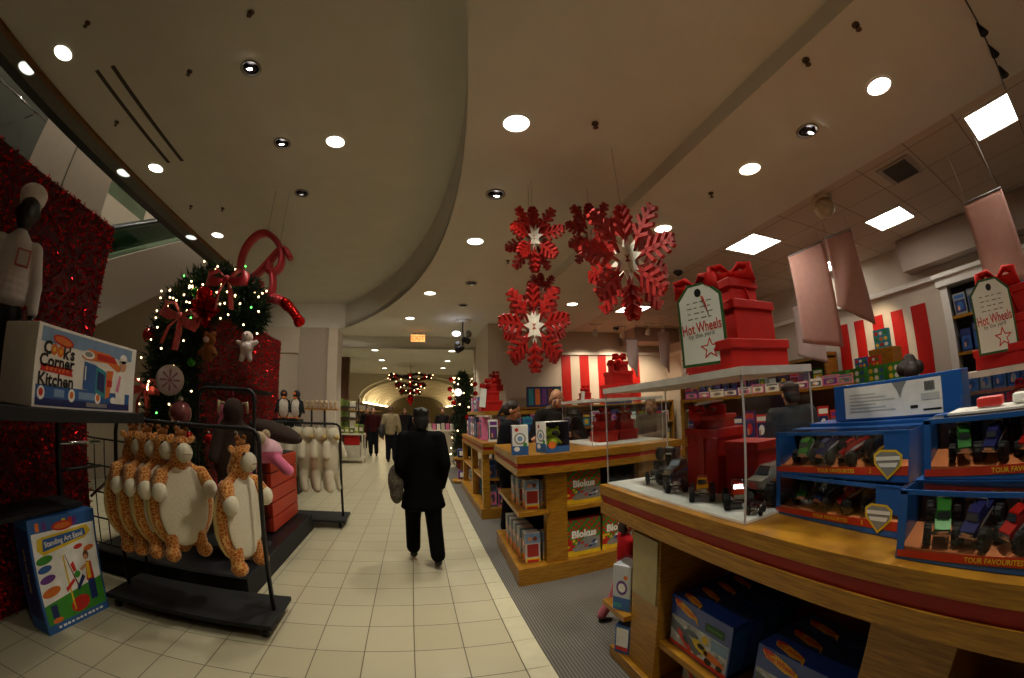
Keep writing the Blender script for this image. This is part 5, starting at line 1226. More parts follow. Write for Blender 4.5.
# robot packs on top
RG = mat('robot_green', '#a8c824', .3, var=.08)
def robot_pack(label, loc, rz, w, d, h, rob=True):
    t = thing('toy_robot_pack', label, 'box', loc, rz)
    f = MB(); e = .004
    f.b2((-w / 2, -d / 2, 0), (w / 2, d / 2, .02), CB); f.b2((-w / 2, d / 2 - e, .02), (w / 2, d / 2, h), CNV); f.b2((-w / 2, -d / 2, .02), (-w / 2 + e, d / 2 - e, h), CW); f.b2((w / 2 - e, -d / 2, .02), (w / 2, d / 2 - e, h), CNV); f.b2((-w / 2, -d / 2, h - e), (w / 2, d / 2, h), CW)
    S = face_left(w, d, h)
    f.rect(0, 0, d, h * .3, CB, S, 1); f.oval(d * .5, h * .55, d * .36, h * .2, CGR, S, 1); f.oval(d * .5, h * .55, d * .27, h * .15, CW, S, 2); f.oval(d * .5, h * .55, d * .16, h * .09, CY, S, 3); f.star(d * .3, h * .85, .022, .012, CR, S, 2, 6); f.oval(d * .3, h * .2, d * .18, h * .08, CW, S, 2); f.oval(d * .8, h * .35, d * .12, h * .07, CG, S, 2)
    FF = face_front(w, d, h)
    f.rect(0, 0, w, h * .2, CB, FF, 1); f.oval(w * .25, h * .25, w * .17, h * .12, CO, FF, 2)
    f.build('carton', t)
    f = MB(); f.b2((-w / 2 + e, -d / 2 + .001, h * .2), (w / 2 - e, -d / 2 + .003, h - e), FILM); f.build('clear_window', t)
    f = MB(); f.ell((0, .0, h * .62), (w * .3, w * .22, h * .15), RG); f.ell((0, -w * .16, h * .62), (w * .17, w * .1, h * .09), INK); f.ell((0, 0, h * .34), (w * .26, w * .2, h * .17), RG)
    for s in (1, -1): f.tube([(s * w * .22, 0, h * .4), (s * w * .33, -.02, h * .24)], .012, RG, 8); f.ell((s * w * .22, 0, h * .78), .016, RG)
    f.build('toy_robot', t)
robot_pack('toy robot pack with the green robot showing, on the middle kiosk counter', (1.19, 3.4, 1.192), rad(14), .25, .17, .275)
robot_pack('toy robot pack at the counter corner showing only its white printed side', (.865, 3.34, 1.192), rad(80), .12, .14, .255)
# kiosk three goods: dolls and cartons
rnd = random.Random(11)
DC = [CPK, CPU, CNV, CTE, CR, CW, CB, mat('print_dusk', '#4a4258', .5), mat('print_slate', '#5a6878', .5), mat('print_plum', '#5c2a48', .5)]
def toy_carton(label, loc, rz, w, d, h, c1, c2, c3, group, cat='box'):
    f = MB(); f.box((0, 0, h / 2), (w, d, h), c1); FF = face_front(w, d, h)
    f.rect(w * .08, h * .1, w * .92, h * .68, c2, FF, 1); f.oval(w * .5, h * .4, w * .25, h * .2, c3, FF, 2); f.rect(w * .1, h * .75, w * .9, h * .92, c3, FF, 1); f.oval(w * .35, h * .3, w * .1, h * .12, CSK, FF, 3)
    S = face_left(w, d, h); f.rect(d * .1, h * .1, d * .9, h * .9, c2, S, 1)
    return tag(f.build('toy_carton', loc=loc, rz=rz), label, cat, group)
def row(label, group, x0, y0, x1, y1, z, n, rz, wr, hr, d, seed):
    rr = random.Random(seed)
    for k in range(n):
        u = (k + .5) / n
        w = rr.uniform(*wr); h = rr.uniform(*hr); cs = rr.sample(DC, 3)
        toy_carton(label, (x0 + (x1 - x0) * u, y0 + (y1 - y0) * u, z), rz, w, d, h, *cs, group)
row('toy carton in the row on the riser shelf of the far kiosk', 'toy cartons on the far kiosk riser', 1.12, 6.5, 1.12, 7.9, 1.577, 6, rad(-90), (.15, .2), (.2, .26), .12, 1)
row('toy carton standing on the counter of the far kiosk', 'toy cartons on the far kiosk counter', 1.05, 6.1, 1.05, 8.0, 1.127, 7, rad(-90), (.17, .24), (.25, .36), .14, 2)
row('doll carton standing at the near end of the far kiosk counter', 'doll cartons at the far kiosk end', 1.0, 5.75, 1.7, 5.75, 1.127, 4, 0, (.12, .16), (.28, .36), .1, 3)
row('toy carton on the middle shelf of the far kiosk end', 'toy cartons inside the far kiosk', .98, 5.75, 1.27, 5.75, .597, 2, 0, (.11, .13), (.25, .33), .12, 4)
row('toy carton on the plinth of the far kiosk end', 'toy cartons on the far kiosk plinth', .98, 5.75, 1.27, 5.75, .157, 2, 0, (.11, .13), (.25, .36), .12, 5)
row('toy carton on the plinth along the side of the far kiosk', 'toy cartons along the far kiosk side', 1.08, 6.0, 1.08, 7.9, .157, 7, rad(-90), (.17, .22), (.24, .34), .12, 6)
t = thing('doll_figure', 'small pink and orange doll figure on the far kiosk counter beside the woman', 'doll', (1.3, 5.62, 1.126))
f = MB(); soft(f, [('e', (0, 0, .07), (.05, .04, .07)), ('e', (0, 0, .17), .035), ('c', (.03, 0, .1), .015, (.08, -.02, .05), .012), ('c', (-.03, 0, .1), .015, (-.08, -.02, .05), .012)], CPK, .008, 2); f.build('body', t)
f = MB(); f.ell((0, .01, .19), (.045, .04, .035), CO); f.build('hair', t)

# ------------------------------------------------------------------ snowflakes
SFR = mat('snowflake_red_glitter', '#a5140b', .5, .1, var=.4, scale=150, bump=.3); SFW = mat('snowflake_white', '#e8e2d2', .6, var=.05, scale=100)
def flake_plane(f, R, th, M):
    for k in range(8):
        a = k * pi / 4 + pi / 8 * 0
        T = M @ Matrix.Rotation(a, 4, 'Y')
        f.b2((-.035 * R, -th / 2, .16 * R), (.035 * R, th / 2, R * .97), SFR, T)
        for q, l in ((.42, .24), (.58, .24), (.74, .2), (.88, .13)):
            for s in (1, -1):
                U = T @ TR((0, 0, q * R), (0, s * .95, 0))
                f.b2((-.03 * R, -th / 2, 0), (.03 * R, th / 2, l * R), SFR, U)
def snowflake(label, loc, R, rz, zc, tilt=0):
    t = thing('hanging_snowflake', label, 'hanging decoration', loc, rz)
    t.rotation_euler = (tilt, 0, rz)
    for i, a in enumerate((0, pi / 2)):
        M = Matrix.Rotation(a, 4, 'Z')
        f = MB(); flake_plane(f, R, .035, M); f.build('snowflake_plane', t)
        f = MB()
        for s in (1, -1):
            pts = [((.36 if j % 2 == 0 else .2) * R * cos(pi * j / 8 + pi / 2), (.36 if j % 2 == 0 else .2) * R * sin(pi * j / 8 + pi / 2)) for j in range(16)]
            FF = M @ (Matrix(((1, 0, 0, 0), (0, 0, -1, -.019), (0, 1, 0, 0), (0, 0, 0, 1))) if s > 0 else Matrix(((-1, 0, 0, 0), (0, 0, 1, .019), (0, 1, 0, 0), (0, 0, 0, 1))))
            f.poly(pts, SFW, FF, 1); f.star(0, 0, .13 * R, .05 * R, SFR, FF, 3, 6)
        f.build('white_star', t)
    f = MB(); f.tube([(0, 0, R * .9), (0, 0, zc - loc[2] - .02)], .0025, CGR, 5); f.build('wire', t)
snowflake('smallest red snowflake, topmost of the hanging ones, white star in view', (1.02, 3.2, 3.13), .34, rad(-52), ZC)
snowflake('dark red snowflake partly hidden behind the biggest one', (1.62, 3.2, 3.25), .34, rad(20), ZC)
snowflake('biggest red snowflake with a white star, hanging rightmost', (1.56, 2.5, 2.69), .49, rad(15), ZC)
snowflake('lowest red snowflake with white star, in front of the far white wall', (1.02, 3.3, 2.31), .42, rad(28), ZC)
snowflake('red snowflake mostly hidden above and behind the lowest one', (1.3, 3.9, 2.82), .24, rad(40), ZC)

# ------------------------------------------------------------------ banners
BAN = mat('pink_banner_cloth', '#c08f80', .85, var=.05, sheen=.2); BANP = mat('pale_banner_cloth', '#cbb2aa', .85, var=.05)
def banner(label, loc, rz, w, h, m, slant=.2, wave=.03, zc=ZR, group=None):
    t = thing('hanging_banner', label, 'banner', loc, rz, group)
    f = MB(); n = 10; k = 16; V = []; F = []
    for j in range(k + 1):
        for i in range(n + 1):
            u = i / n; v = j / k
            V.append(((u - .5) * w, sin(u * 5 + v * 3) * wave * v - .0 + wave * 2 * v * (u - .5), -(h * (1 - slant * (1 - u))) * v))
    for j in range(k):
        for i in range(n): a = j * (n + 1) + i; F.append((a, a + 1, a + n + 2, a + n + 1))
    nv = len(V); V2 = V + [(x, y + .006, z) for x, y, z in V]; F2 = F + [tuple(nv + i for i in q[::-1]) for q in F]
    rim = [i for i in range(n + 1)] + [j * (n + 1) + n for j in range(1, k + 1)] + [k * (n + 1) + i for i in range(n - 1, -1, -1)] + [j * (n + 1) for j in range(k - 1, 0, -1)]
    F2 += [(rim[q], nv + rim[q], nv + rim[(q + 1) % len(rim)], rim[(q + 1) % len(rim)]) for q in range(len(rim))]
    f.add(V2, F2, m, None, True); f.build('cloth', t)
    f = MB(); f.tube([(-w / 2, 0, .008), (w / 2, 0, .008)], .011, CGR, 8); f.build('rod', t)
    for s in (-1, 1):
        f = MB(); f.tube([(s * w * .4, 0, .01), (s * w * .4, 0, zc - loc[2] + .01)], .002, CGR, 5); f.build('wire', t)
banner('flat pink banner hanging right of the tall red gift tower', (4.95, 3.05, 3.48), rad(-90), .64, 1.42, BAN, .12, .01)
banner('curling pink banner hanging beside the flat one', (4.85, 2.42, 3.45), rad(-80), .4, 1.2, BAN, .25, .09)
banner('small pale pink banner half hidden behind the flat pink banner', (5.7, 3.75, 2.95), rad(-90), .5, 1.0, BANP, .2, .04)
banner('wide pink banner hanging at the far right of the ceiling', (4.6, .46, 3.07), rad(-90), .46, .85, BAN, .1, .03)
banner('narrow pale banner on the left, before the far shop corner', (5.2, 8.5, 3.22), 0, .34, .95, BANP, .3, .06)
banner('narrow pale banner right of the other, beside the red star', (6.2, 8.5, 3.46), 0, .36, 1.1, BANP, .2, .06)
# ------------------------------------------------------------------ people
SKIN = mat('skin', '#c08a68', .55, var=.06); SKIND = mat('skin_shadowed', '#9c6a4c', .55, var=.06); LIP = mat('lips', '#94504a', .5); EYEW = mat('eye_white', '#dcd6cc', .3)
def hand(f, wrist, tip_dir, palm_n, side, s, m, grip=0):
    """palm, four fingers of unequal length with two bends, and a thumb from the side of the palm"""
    d = Vector(tip_dir).normalized(); n = Vector(palm_n); n = (n - d * n.dot(d)).normalized(); a = d.cross(n).normalized() * side
    w = Vector(wrist); items = []
    items.append(('c', w, .024 * s, w + d * .045 * s, .026 * s))
    for q in (-.022, -.007, .008, .022): items.append(('c', w + d * .03 * s + a * q * .6 * s, .014 * s, w + d * .085 * s + a * q * 1.15 * s, .0115 * s))
    for q, L in ((-.024, .066), (-.008, .078), (.009, .074), (.025, .056)):
        b = w + d * .088 * s + a * q * 1.15 * s; d1 = (d + n * (.25 + .9 * grip)).normalized(); d2 = (d + n * (.6 + 2.2 * grip)).normalized()
        k1 = b + d1 * L * .5 * s; k2 = k1 + d2 * L * .5 * s
        items += [('c', b, .0095 * s, k1, .0088 * s), ('c', k1, .0088 * s, k2, .0072 * s)]
    b = w + d * .025 * s - a * .024 * s; k1 = b + (d * .6 - a * .75 + n * .3).normalized() * .04 * s; k2 = k1 + (d * .9 - a * .25 + n * (.4 + grip)).normalized() * .032 * s
    items += [('c', b, .0125 * s, k1, .0105 * s), ('c', k1, .0105 * s, k2, .0085 * s)]
    soft(f, items, m, .0045 * s, 2)

def person(label, loc, rz, h=1.7, lean=0, head_pitch=0, head_yaw=0, hands=None, elbows=None, feet=None, knees=None, coat='#15161a', trousers='#14151a', hair='#1a1310', hair_style='short', coat_len=.72, skin=None, far=False, bulk=1.0, shoes='#0c0c0e', hood=None, collar=None, scarf=None, grips=(.3, .3), cap=None, tw=1.0, shirt=None, flare=1.0):
    """front = -Y, left hand = +X; joints in metres for a 1.7 m figure and scaled"""
    s = h / 1.7; sk = skin or SKIN
    t = thing('person', label, 'person', loc, rz)
    S = lambda v: Vector(v) * s
    feet = feet or ((.1, 0, 0), (-.1, .0, 0)); hands = hands or ((.27, -.06, .78), (-.27, -.06, .78)); elbows = elbows or ((.27, .03, 1.08), (-.27, .03, 1.08))
    hip = [S((.09, 0, .9)), S((-.09, 0, .9))]; ft = [S(p) for p in feet]
    kn = [S(p) for p in knees] if knees else [(hip[i] + ft[i]) / 2 + S((0, -.03, .04)) for i in (0, 1)]
    R = Matrix.Rotation(lean, 4, 'X'); piv = S((0, 0, .95))
    L = lambda v: (R @ (S(v) - piv)) + piv
    sh = [L((.185, 0, 1.39)), L((-.185, 0, 1.39))]; el = [S(p) for p in elbows]; ha = [S(p) for p in hands]
    neck = L((0, .0, 1.44)); hd = L((0, -.015, 1.585))
    H = Matrix.Translation(hd) @ Matrix.Rotation(head_yaw, 4, 'Z') @ Matrix.Rotation(head_pitch, 4, 'X')
    P = lambda x, y, z: H @ (Vector((x, y, z)) * s)
    hr = (0, 0, head_yaw)
    vx = .022 if far else .013
    head = [('c', neck - S((0, 0, .05)), .058 * s, P(0, .02, -.05), .055 * s), ('e', P(0, .012, .035), (.078 * s, .095 * s, .092 * s), hr), ('e', P(0, -.02, -.035), (.062 * s, .075 * s, .075 * s), hr), ('e', P(0, -.05, -.075), (.035 * s, .032 * s, .028 * s), hr)]
    f = MB()
    body = head[:1] + [('e', L((0, 0, 1.27)), (.155 * s, .1 * s, .17 * s)), ('e', L((0, 0, 1.07)), (.135 * s, .095 * s, .14 * s)), ('e', S((0, 0, .94)), (.155 * s, .105 * s, .12 * s))]
    for i in (0, 1):
        body += [('c', sh[i], .055 * s, el[i], .042 * s), ('c', el[i], .041 * s, ha[i], .027 * s), ('c', L((0, 0, 1.4)), .06 * s, sh[i], .055 * s),
                 ('c', hip[i], .085 * s, kn[i], .056 * s), ('c', kn[i], .054 * s, ft[i] + S((0, .02, .08)), .038 * s), ('e', ft[i] + S((0, -.05, .035)), (.04 * s, .11 * s, .032 * s))]
    soft(f, body + head, sk, vx, 2)
    # face
    hf = [('c', P(0, -.085, .02), .010 * s, P(0, -.108, -.018), .016 * s), ('e', P(.08, .01, .0), (.014 * s, .026 * s, .034 * s), hr), ('e', P(-.08, .01, .0), (.014 * s, .026 * s, .034 * s), hr), ('e', P(0, -.03, -.01), (.058 * s, .062 * s, .085 * s), hr)]
    soft(f, hf, sk, .008 * s if not far else .012, 2)
    for k in (1, -1):
        f.ell(P(k * .031, -.079, .012), .0135 * s, EYEW, nu=8, nv=6); f.ell(P(k * .031, -.088, .012), .007 * s, INK, nu=8, nv=6)
        f.add([P(k * .015, -.092, .035), P(k * .048, -.082, .038), P(k * .048, -.08, .045), P(k * .015, -.093, .042)], [(0, 1, 2, 3) if k > 0 else (3, 2, 1, 0)], mat('brow_' + hair[1:], hair, .8))
    f.ell(P(0, -.088, -.05), (.024 * s, .008 * s, .008 * s), LIP, hr, 8, 6)
    for i in (0, 1):
        d = (ha[i] - el[i]).normalized()
        if far: f.ell(ha[i] + d * .06 * s, (.035 * s, .035 * s, .06 * s), sk)
        else: hand(f, ha[i], d, Vector((0, -.6, .3)) if abs(d.z) < .7 else Vector((-1 if i == 0 else 1, -.3, 0)), 1 if i == 0 else -1, s, sk, grips[i])
    f.build('body', t)
    # hair
    hm = mat('hair_' + hair[1:], hair, .55, var=.3, scale=80)
    f = MB(); it = []
    if hair_style != 'bald':
        it = [('e', P(0, .03, .055), (.088 * s, .095 * s, .085 * s), hr), ('e', P(0, .055, 0), (.084 * s, .075 * s, .085 * s), hr)]
        if hair_style == 'long': it += [('c', P(.06, .06, 0), .05 * s, P(.07, .06, -.17), .045 * s), ('c', P(-.06, .06, 0), .05 * s, P(-.07, .06, -.17), .045 * s), ('c', P(0, .08, 0), .06 * s, P(0, .085, -.18), .05 * s)]
        if hair_style == 'pony': it += [('e', P(0, .115, .02), (.035 * s, .04 * s, .04 * s)), ('c', P(0, .13, .01), .03 * s, P(0, .15, -.12), .018 * s)]
        if hair_style == 'tousled': it += [('e', P(0, .06, -.03), (.078 * s, .07 * s, .08 * s))] + [('c', P(.06 * cos(q * 2.4), .04 + .06 * sin(q * 2.4), .08), .03 * s, P(.075 * cos(q * 2.4 + .3), .045 + .08 * sin(q * 2.4 + .3), .095 + .014 * (q % 3)), .014 * s) for q in range(13)] + [('e', P(0, .03, .085), (.07 * s, .075 * s, .06 * s))]
        if hair_style == 'bob': it += [('e', P(0, .05, -.03), (.098 * s, .08 * s, .1 * s), hr)]
        if hair_style == 'curly': it += [('e', P(.08, .03, .03), .075 * s), ('e', P(-.08, .03, .03), .075 * s), ('e', P(0, .1, .0), .09 * s), ('e', P(0, .02, .1), .075 * s)]
    else:
        it = [('e', P(0, .045, .0), (.086 * s, .07 * s, .06 * s), hr)]
    soft(f, it, hm, .012 if not far else .018, 1); f.build('hair', t)
    # jacket
    b = bulk; cm = mat('coat_' + coat[1:], coat, .85, var=.12, spec=.1)
    f = MB()
    prof = [(1.40, .15, .105), (1.32, .185, .13), (1.22, .182, .138), (1.1, .172, .138), (.98, .178, .142), (.9, .186, .146), (.78, .195 * (1 + (flare - 1) * .4), .15), (.62, .2 * flare, .155 * flare), (.5, .205 * flare, .16 * flare)]
    it = [('c', L((0, 0.01, 1.4)), .1 * s, L((0, 0.01, 1.44)), .075 * s)]
    zz = 1.40
    while zz > coat_len + .05:
        k = next(j for j in range(len(prof) - 1) if prof[j + 1][0] <= zz); u = (prof[k][0] - zz) / (prof[k][0] - prof[k + 1][0])
        it.append(('e', L((0, .005, zz)) if zz > .95 else S((0, .005, zz)), ((prof[k][1] + (prof[k + 1][1] - prof[k][1]) * u) * s * b, (prof[k][2] + (prof[k + 1][2] - prof[k][2]) * u) * s * b, .055 * s)))
        zz -= .035
    for i in (0, 1):
        it += [('c', L((0, 0, 1.39)), .085 * s, sh[i], .08 * s * b), ('c', sh[i], .082 * s * b, el[i], .066 * s * b), ('c', el[i], .064 * s * b, ha[i].lerp(el[i], .06), .046 * s)]
    soft(f, it, cm, .016 if not far else .024, 3); f.build('coat', t)
    if collar or hood:
        f = MB(); q = [L((.1 * cos(a), .03 + .1 * sin(a), 1.46 + .03 * sin(a))) for a in [i * pi / 6 for i in range(-1, 8)]]
        f.tube(q, .04 * s if hood else .028 * s, mat('collar_' + (hood or collar)[1:], hood or collar, .95, var=.4, scale=60), 8); f.build('hood' if hood else 'collar', t)
    if shirt:
        f = MB(); f.ell(L((0, -.09, 1.36)), (.055 * s, .05 * s, .08 * s), mat('shirt_' + shirt[1:], shirt, .8)); f.build('shirt', t)
    if cap:
        f = MB(); f.ell(P(0, .015, .075), (.095 * s, .11 * s, .06 * s), mat('cap_' + cap[1:], cap, .8)); f.ell(P(0, -.1, .06), (.07 * s, .06 * s, .012 * s), mat('cap_' + cap[1:], cap, .8)); f.build('cap', t)
    # trousers and shoes
    f = MB(); tm = mat('trousers_' + trousers[1:], trousers, .85, var=.12, spec=.1)
    it = [('e', S((0, 0, .93)), (.165 * s, .115 * s, .1 * s))]
    for i in (0, 1): it += [('c', hip[i], .108 * s * tw, kn[i], .084 * s * tw), ('c', kn[i], .083 * s * tw, ft[i] + S((0, .015, .125)), .076 * s * tw)]
    soft(f, it, tm, .015 if not far else .022, 2); f.build('trousers', t)
    for i in (0, 1):
        f = MB(); z = ft[i]
        soft(f, [('c', z + S((0, .03, .045)), .043 * s, z + S((0, -.06, .036)), .038 * s), ('c', z + S((0, -.06, .036)), .038 * s, z + S((0, -.14, .03)), .03 * s)], mat('shoe_' + shoes[1:], shoes, .4), .01 if not far else .016, 2); f.build('shoe', t)
    return t

# walking man in black, seen from behind (faces +Y)
person('person in a black jacket walking away down the tiled aisle, seen from behind', (.03, 4.0, 0), pi + .08, 1.6, lean=.04, head_yaw=.0,
       feet=((.12, -.16, .035), (-.11, .16, .03)), knees=((.11, -.12, .5), (-.1, .06, .5)), hands=((.225, -.12, .86), (-.215, -.1, .84)), elbows=((.235, .07, 1.12), (-.235, .08, 1.12)),
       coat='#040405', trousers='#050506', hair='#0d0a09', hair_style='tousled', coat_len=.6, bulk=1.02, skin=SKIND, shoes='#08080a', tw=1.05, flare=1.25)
t = thing('shoulder_bag', 'mottled grey bag hanging at the left side of the person in black', 'bag', (-.235, 4.04, .66))
BAGM = mat('mottled_fur', '#5a5246', .95, var=.6, scale=40)
f = MB(); soft(f, [('e', (0, 0, .22), (.085, .13, .17)), ('e', (-.0, 0, .1), (.07, .11, .12)), ('e', (.03, .02, .34), (.05, .07, .07))], BAGM, .016, 2); f.build('bag_body', t)
f = MB(); f.tube([(0, -.08, .34), (.02, -.06, .5), (.04, 0, .56), (.02, .06, .5), (0, .08, .34)], .012, BLACKM, 6); f.build('strap', t)
# woman at the middle kiosk
person('woman with tied back hair and dark jacket looking down at a phone beside the kiosk', (1.1, 4.86, 0), rad(62), 1.68, lean=.1, head_pitch=.42, head_yaw=.15,
       hands=((.06, -.33, 1.22), (-.1, -.32, 1.21)), elbows=((.26, -.06, 1.1), (-.27, -.05, 1.1)), coat='#15171c', trousers='#111116', hair='#2a1a12', hair_style='pony', coat_len=.8, bulk=1.1, grips=(.8, .8), collar='#1d1f24', skin=SKIN)
f = MB(); f.box((0, 0, 0), (.075, .012, .14), mat('phone_dark', '#1a1f2a', .15), bev=.004); o = tag(f.build('phone', loc=(1.46, 4.74, 1.25), rz=rad(62)), 'dark phone held by the woman with tied back hair', 'phone'); o.rotation_euler = (-.8, 0, rad(62))
# man looking down behind the kiosk
person('balding man in dark jacket with fur hood looking down behind the middle kiosk', (1.82, 5.0, 0), rad(-15), 1.83, lean=.06, head_pitch=.3, hands=((.12, -.3, 1.17), (-.12, -.32, 1.17)), elbows=((.3, -.04, 1.1), (-.3, -.04, 1.1)),
       coat='#221e1c', trousers='#1a1a1e', hair='#2a201a', hair_style='bald', hood='#5c4e3e', coat_len=.8, bulk=1.18, skin=SKIN)
# woman in the brown coat, turned left
person('woman in a grey brown coat with fair hair reaching left across a counter', (3.45, 5.15, 0), rad(-62), 1.66, lean=.12, head_pitch=.15, hands=((.1, -.52, 1.15), (-.1, -.5, 1.08)), elbows=((.26, -.25, 1.14), (-.26, -.22, 1.1)),
       coat='#6e5c4e', trousers='#2a2420', hair='#8a6a40', hair_style='bob', coat_len=.7, bulk=1.15)
# man with cap behind the truck case
person('person in a dark jacket and black cap beyond the red tower, facing away', (3.35, 2.5, 0), rad(150), 1.66, coat='#2a2c2e', trousers='#1c1c20', hair='#1a1512', cap='#0e1210', coat_len=.7, bulk=1.15)
person('person with curly dark hair seen just above the blue truck pack', (4.5, 1.66, 0), rad(120), 1.75, coat='#2c2420', trousers='#1c1c20', hair='#1c110c', hair_style='curly', coat_len=.8)
# child behind the near counter
t = person('small child in red trousers peeking out behind the end of the near counter', (1.33, 2.34, .006), rad(80), .8, coat='#a0161c', trousers='#b0606a', hair='#2c1a10', hair_style='bob', coat_len=.55, flare=1.25, shoes='#1a1214', feet=((.1, .3, 0), (-.1, -.06, 0)), knees=((.1, .12, .46), (-.1, -.1, .5)), hands=((.1, -.2, 1.0), (-.1, -.2, 1.0)), elbows=((.2, .0, 1.1), (-.2, .0, 1.1)), bulk=.9, head_pitch=.3)
# distant shoppers
def far_person(label, x, y, rz, h, coat, trousers, hair='#1c1410', **k):
    return person(label, (x, y, 0), rz, h, coat=coat, trousers=trousers, hair=hair, far=True, **k)
far_person('distant shopper with a red front and dark jacket, by the white cart', -1.62, 14.4, .1, 1.72, '#3a1416', '#15161c', coat_len=.82)
far_person('distant shopper in a light jacket carrying a big dark bag', -.86, 12.6, rad(170), 1.76, '#8a7c60', '#14151c', hair='#5a4030', coat_len=.82)
far_person('distant woman with long hair and dark coat left of the man in black', -.55, 16.5, .2, 1.7, '#201c1e', '#15161c', hair='#3a2418', hair_style='long')
far_person('distant shopper in black just beside the man in black', -.1, 15.2, rad(170), 1.68, '#101012', '#101014', coat_len=.6)
far_person('distant shopper standing at the counter right of the man in black', .95, 15.5, 0, 1.7, '#242022', '#15161c')
far_person('distant shopper with fair hair at the far right counter', 1.35, 14.6, .6, 1.66, '#3a2a26', '#15161c', hair='#7a5a38', hair_style='bob')
far_person('distant shopper in dark clothes behind the red fronted shopper', -2.1, 16.5, .2, 1.72, '#17161a', '#15161c')
f = MB(); soft(f, [('e', (0, 0, 0), (.1, .16, .2)), ('e', (.03, 0, .17), (.07, .1, .08))], mat('bag_dark', '#1d1a18', .7), .016, 2); tag(f.build('hand_bag', loc=(-1.14, 12.5, .95)), 'big dark bag carried by the distant shopper in the light jacket', 'bag')

# ------------------------------------------------------------------ far corridor
CREAM = mat('cream_metal', '#cfc6b4', .4)
t = thing('display_cart', 'white metal display cart with red panel beside the cream pillar', 'cart', (-2.3, 12.5, 0))
f = MB(); f.b2((-.75, -.3, .86), (.62, .3, .9), CREAM); f.build('top', t)
f = MB(); f.b2((-.75, -.3, .14), (.62, .3, .18), CREAM); f.build('bottom_shelf', t)
for x in (-.72, .59):
    for y in (-.27, .27):
        f = MB(); f.b2((x - .02, y - .02, 0), (x + .02, y + .02, .86), CREAM); f.build('leg', t)
f = MB(); f.b2((-.6, .0, .2), (-.1, .05, .82), REDD); f.b2((.0, -.1, .55), (.45, .1, .82), RED); f.build('red_panel', t)
f = MB(); f.b2((-.05, -.28, .2), (.5, .1, .55), mat('pale_carton', '#b8b2a4', .6)); tag(f.build('pale_carton', loc=(-2.3, 12.5, -.015)), 'pale carton on the lower shelf of the white display cart', 'box')
LIME = mat('lime_green', '#8a9a34', .5, var=.2); OLV = mat('olive_green', '#5a6a2c', .5, var=.2)
rnd = random.Random(4)
for k in range(9):
    w = rnd.uniform(.11, .16); h = rnd.uniform(.14, .3)
    f = MB(); f.box((0, 0, h / 2), (w, .16, h), LIME if k % 2 else OLV, bev=.01); f.b2((-w * .35, -.083, h * .3), (w * .35, -.08, h * .7), CREAM)
    tag(f.build('green_gift_bag', loc=(-2.97 + k * .15, 12.45, .902)), 'green gift pack on the white display cart', 'gift pack', 'green gift packs on the white cart')
t = thing('shelf_rack', 'dark shelf rack of green goods behind the white cart', 'shelf', (-2.5, 13.3, 0))
for z in (1.0, 1.35, 1.7):
    f = MB(); f.b2((-.9, -.25, z), (.5, .25, z + .03), BLACK); f.build('shelf', t)
for x in (-.88, .48):
    f = MB(); f.b2((x - .02, .2, 0), (x + .02, .24, 2.0), BLACK); f.build('upright', t)
for z in (1.031, 1.381, 1.731):
    for k in range(6):
        h = rnd.uniform(.15, .28); f = MB(); f.b2((-.09, -.1, 0), (.09, .1, h), [LIME, OLV, CREAM][k % 3], bev=.01)
        tag(f.build('green_gift_box', loc=(-3.25 + k * .215, 13.25, z)), 'green or pale gift box on the dark shelf rack', 'gift pack', 'gift boxes on the dark rack')
f = MB(); f.b2((-.15, -.15, 0), (.15, .15, ZLOW), mat('brown_column', '#5a3a24', .5, var=.15)); tag(f.build('brown_column', loc=(-2.58, 14, 0)), 'slim red brown column in the corridor beyond the cream pillar', 'column')
# garland chandelier
t = thing('garland_chandelier', 'three-tier garland chandelier with lights hanging in the far corridor', 'hanging decoration', (-.3, 16, 2.0))
for z, R in ((.98, .82), (.66, .55), (.4, .38)):
    pts = [(R * cos(2 * pi * i / 16), R * sin(2 * pi * i / 16), z + .07 * sin(i * pi / 2)) for i in range(17)]
    f = MB(); sprigs(f, pts, [.09] * 17, 900, int(R * 100), (.05, .09))
    f.tube(pts[:-1], .05, TWIG, 6, closed=True); f.build('garland_ring', t)
    for i in range(0, 16, 2):
        f = MB(); f.ell(pts[i], .085, FOIL, nu=8, nv=6); f.build('red_bow', t)
    for i in range(16):
        f = MB(); f.ell((0, 0, 0), .018, WARM, nu=6, nv=4); o = f.build('light_bulb', t); p = Vector(pts[i]); o.location = (p.x * 1.1, p.y * 1.1, p.z + rnd.uniform(-.1, .1))
f = MB(); f.tube([(0, 0, .1), (0, 0, 1.46)], .012, BLACK, 6); f.build('rod', t)
f = MB(); f.ell((0, 0, .1), (.14, .14, .18), FOIL); f.ell((0, 0, -.08), (.07, .07, .08), FOIL); f.build('finial', t)
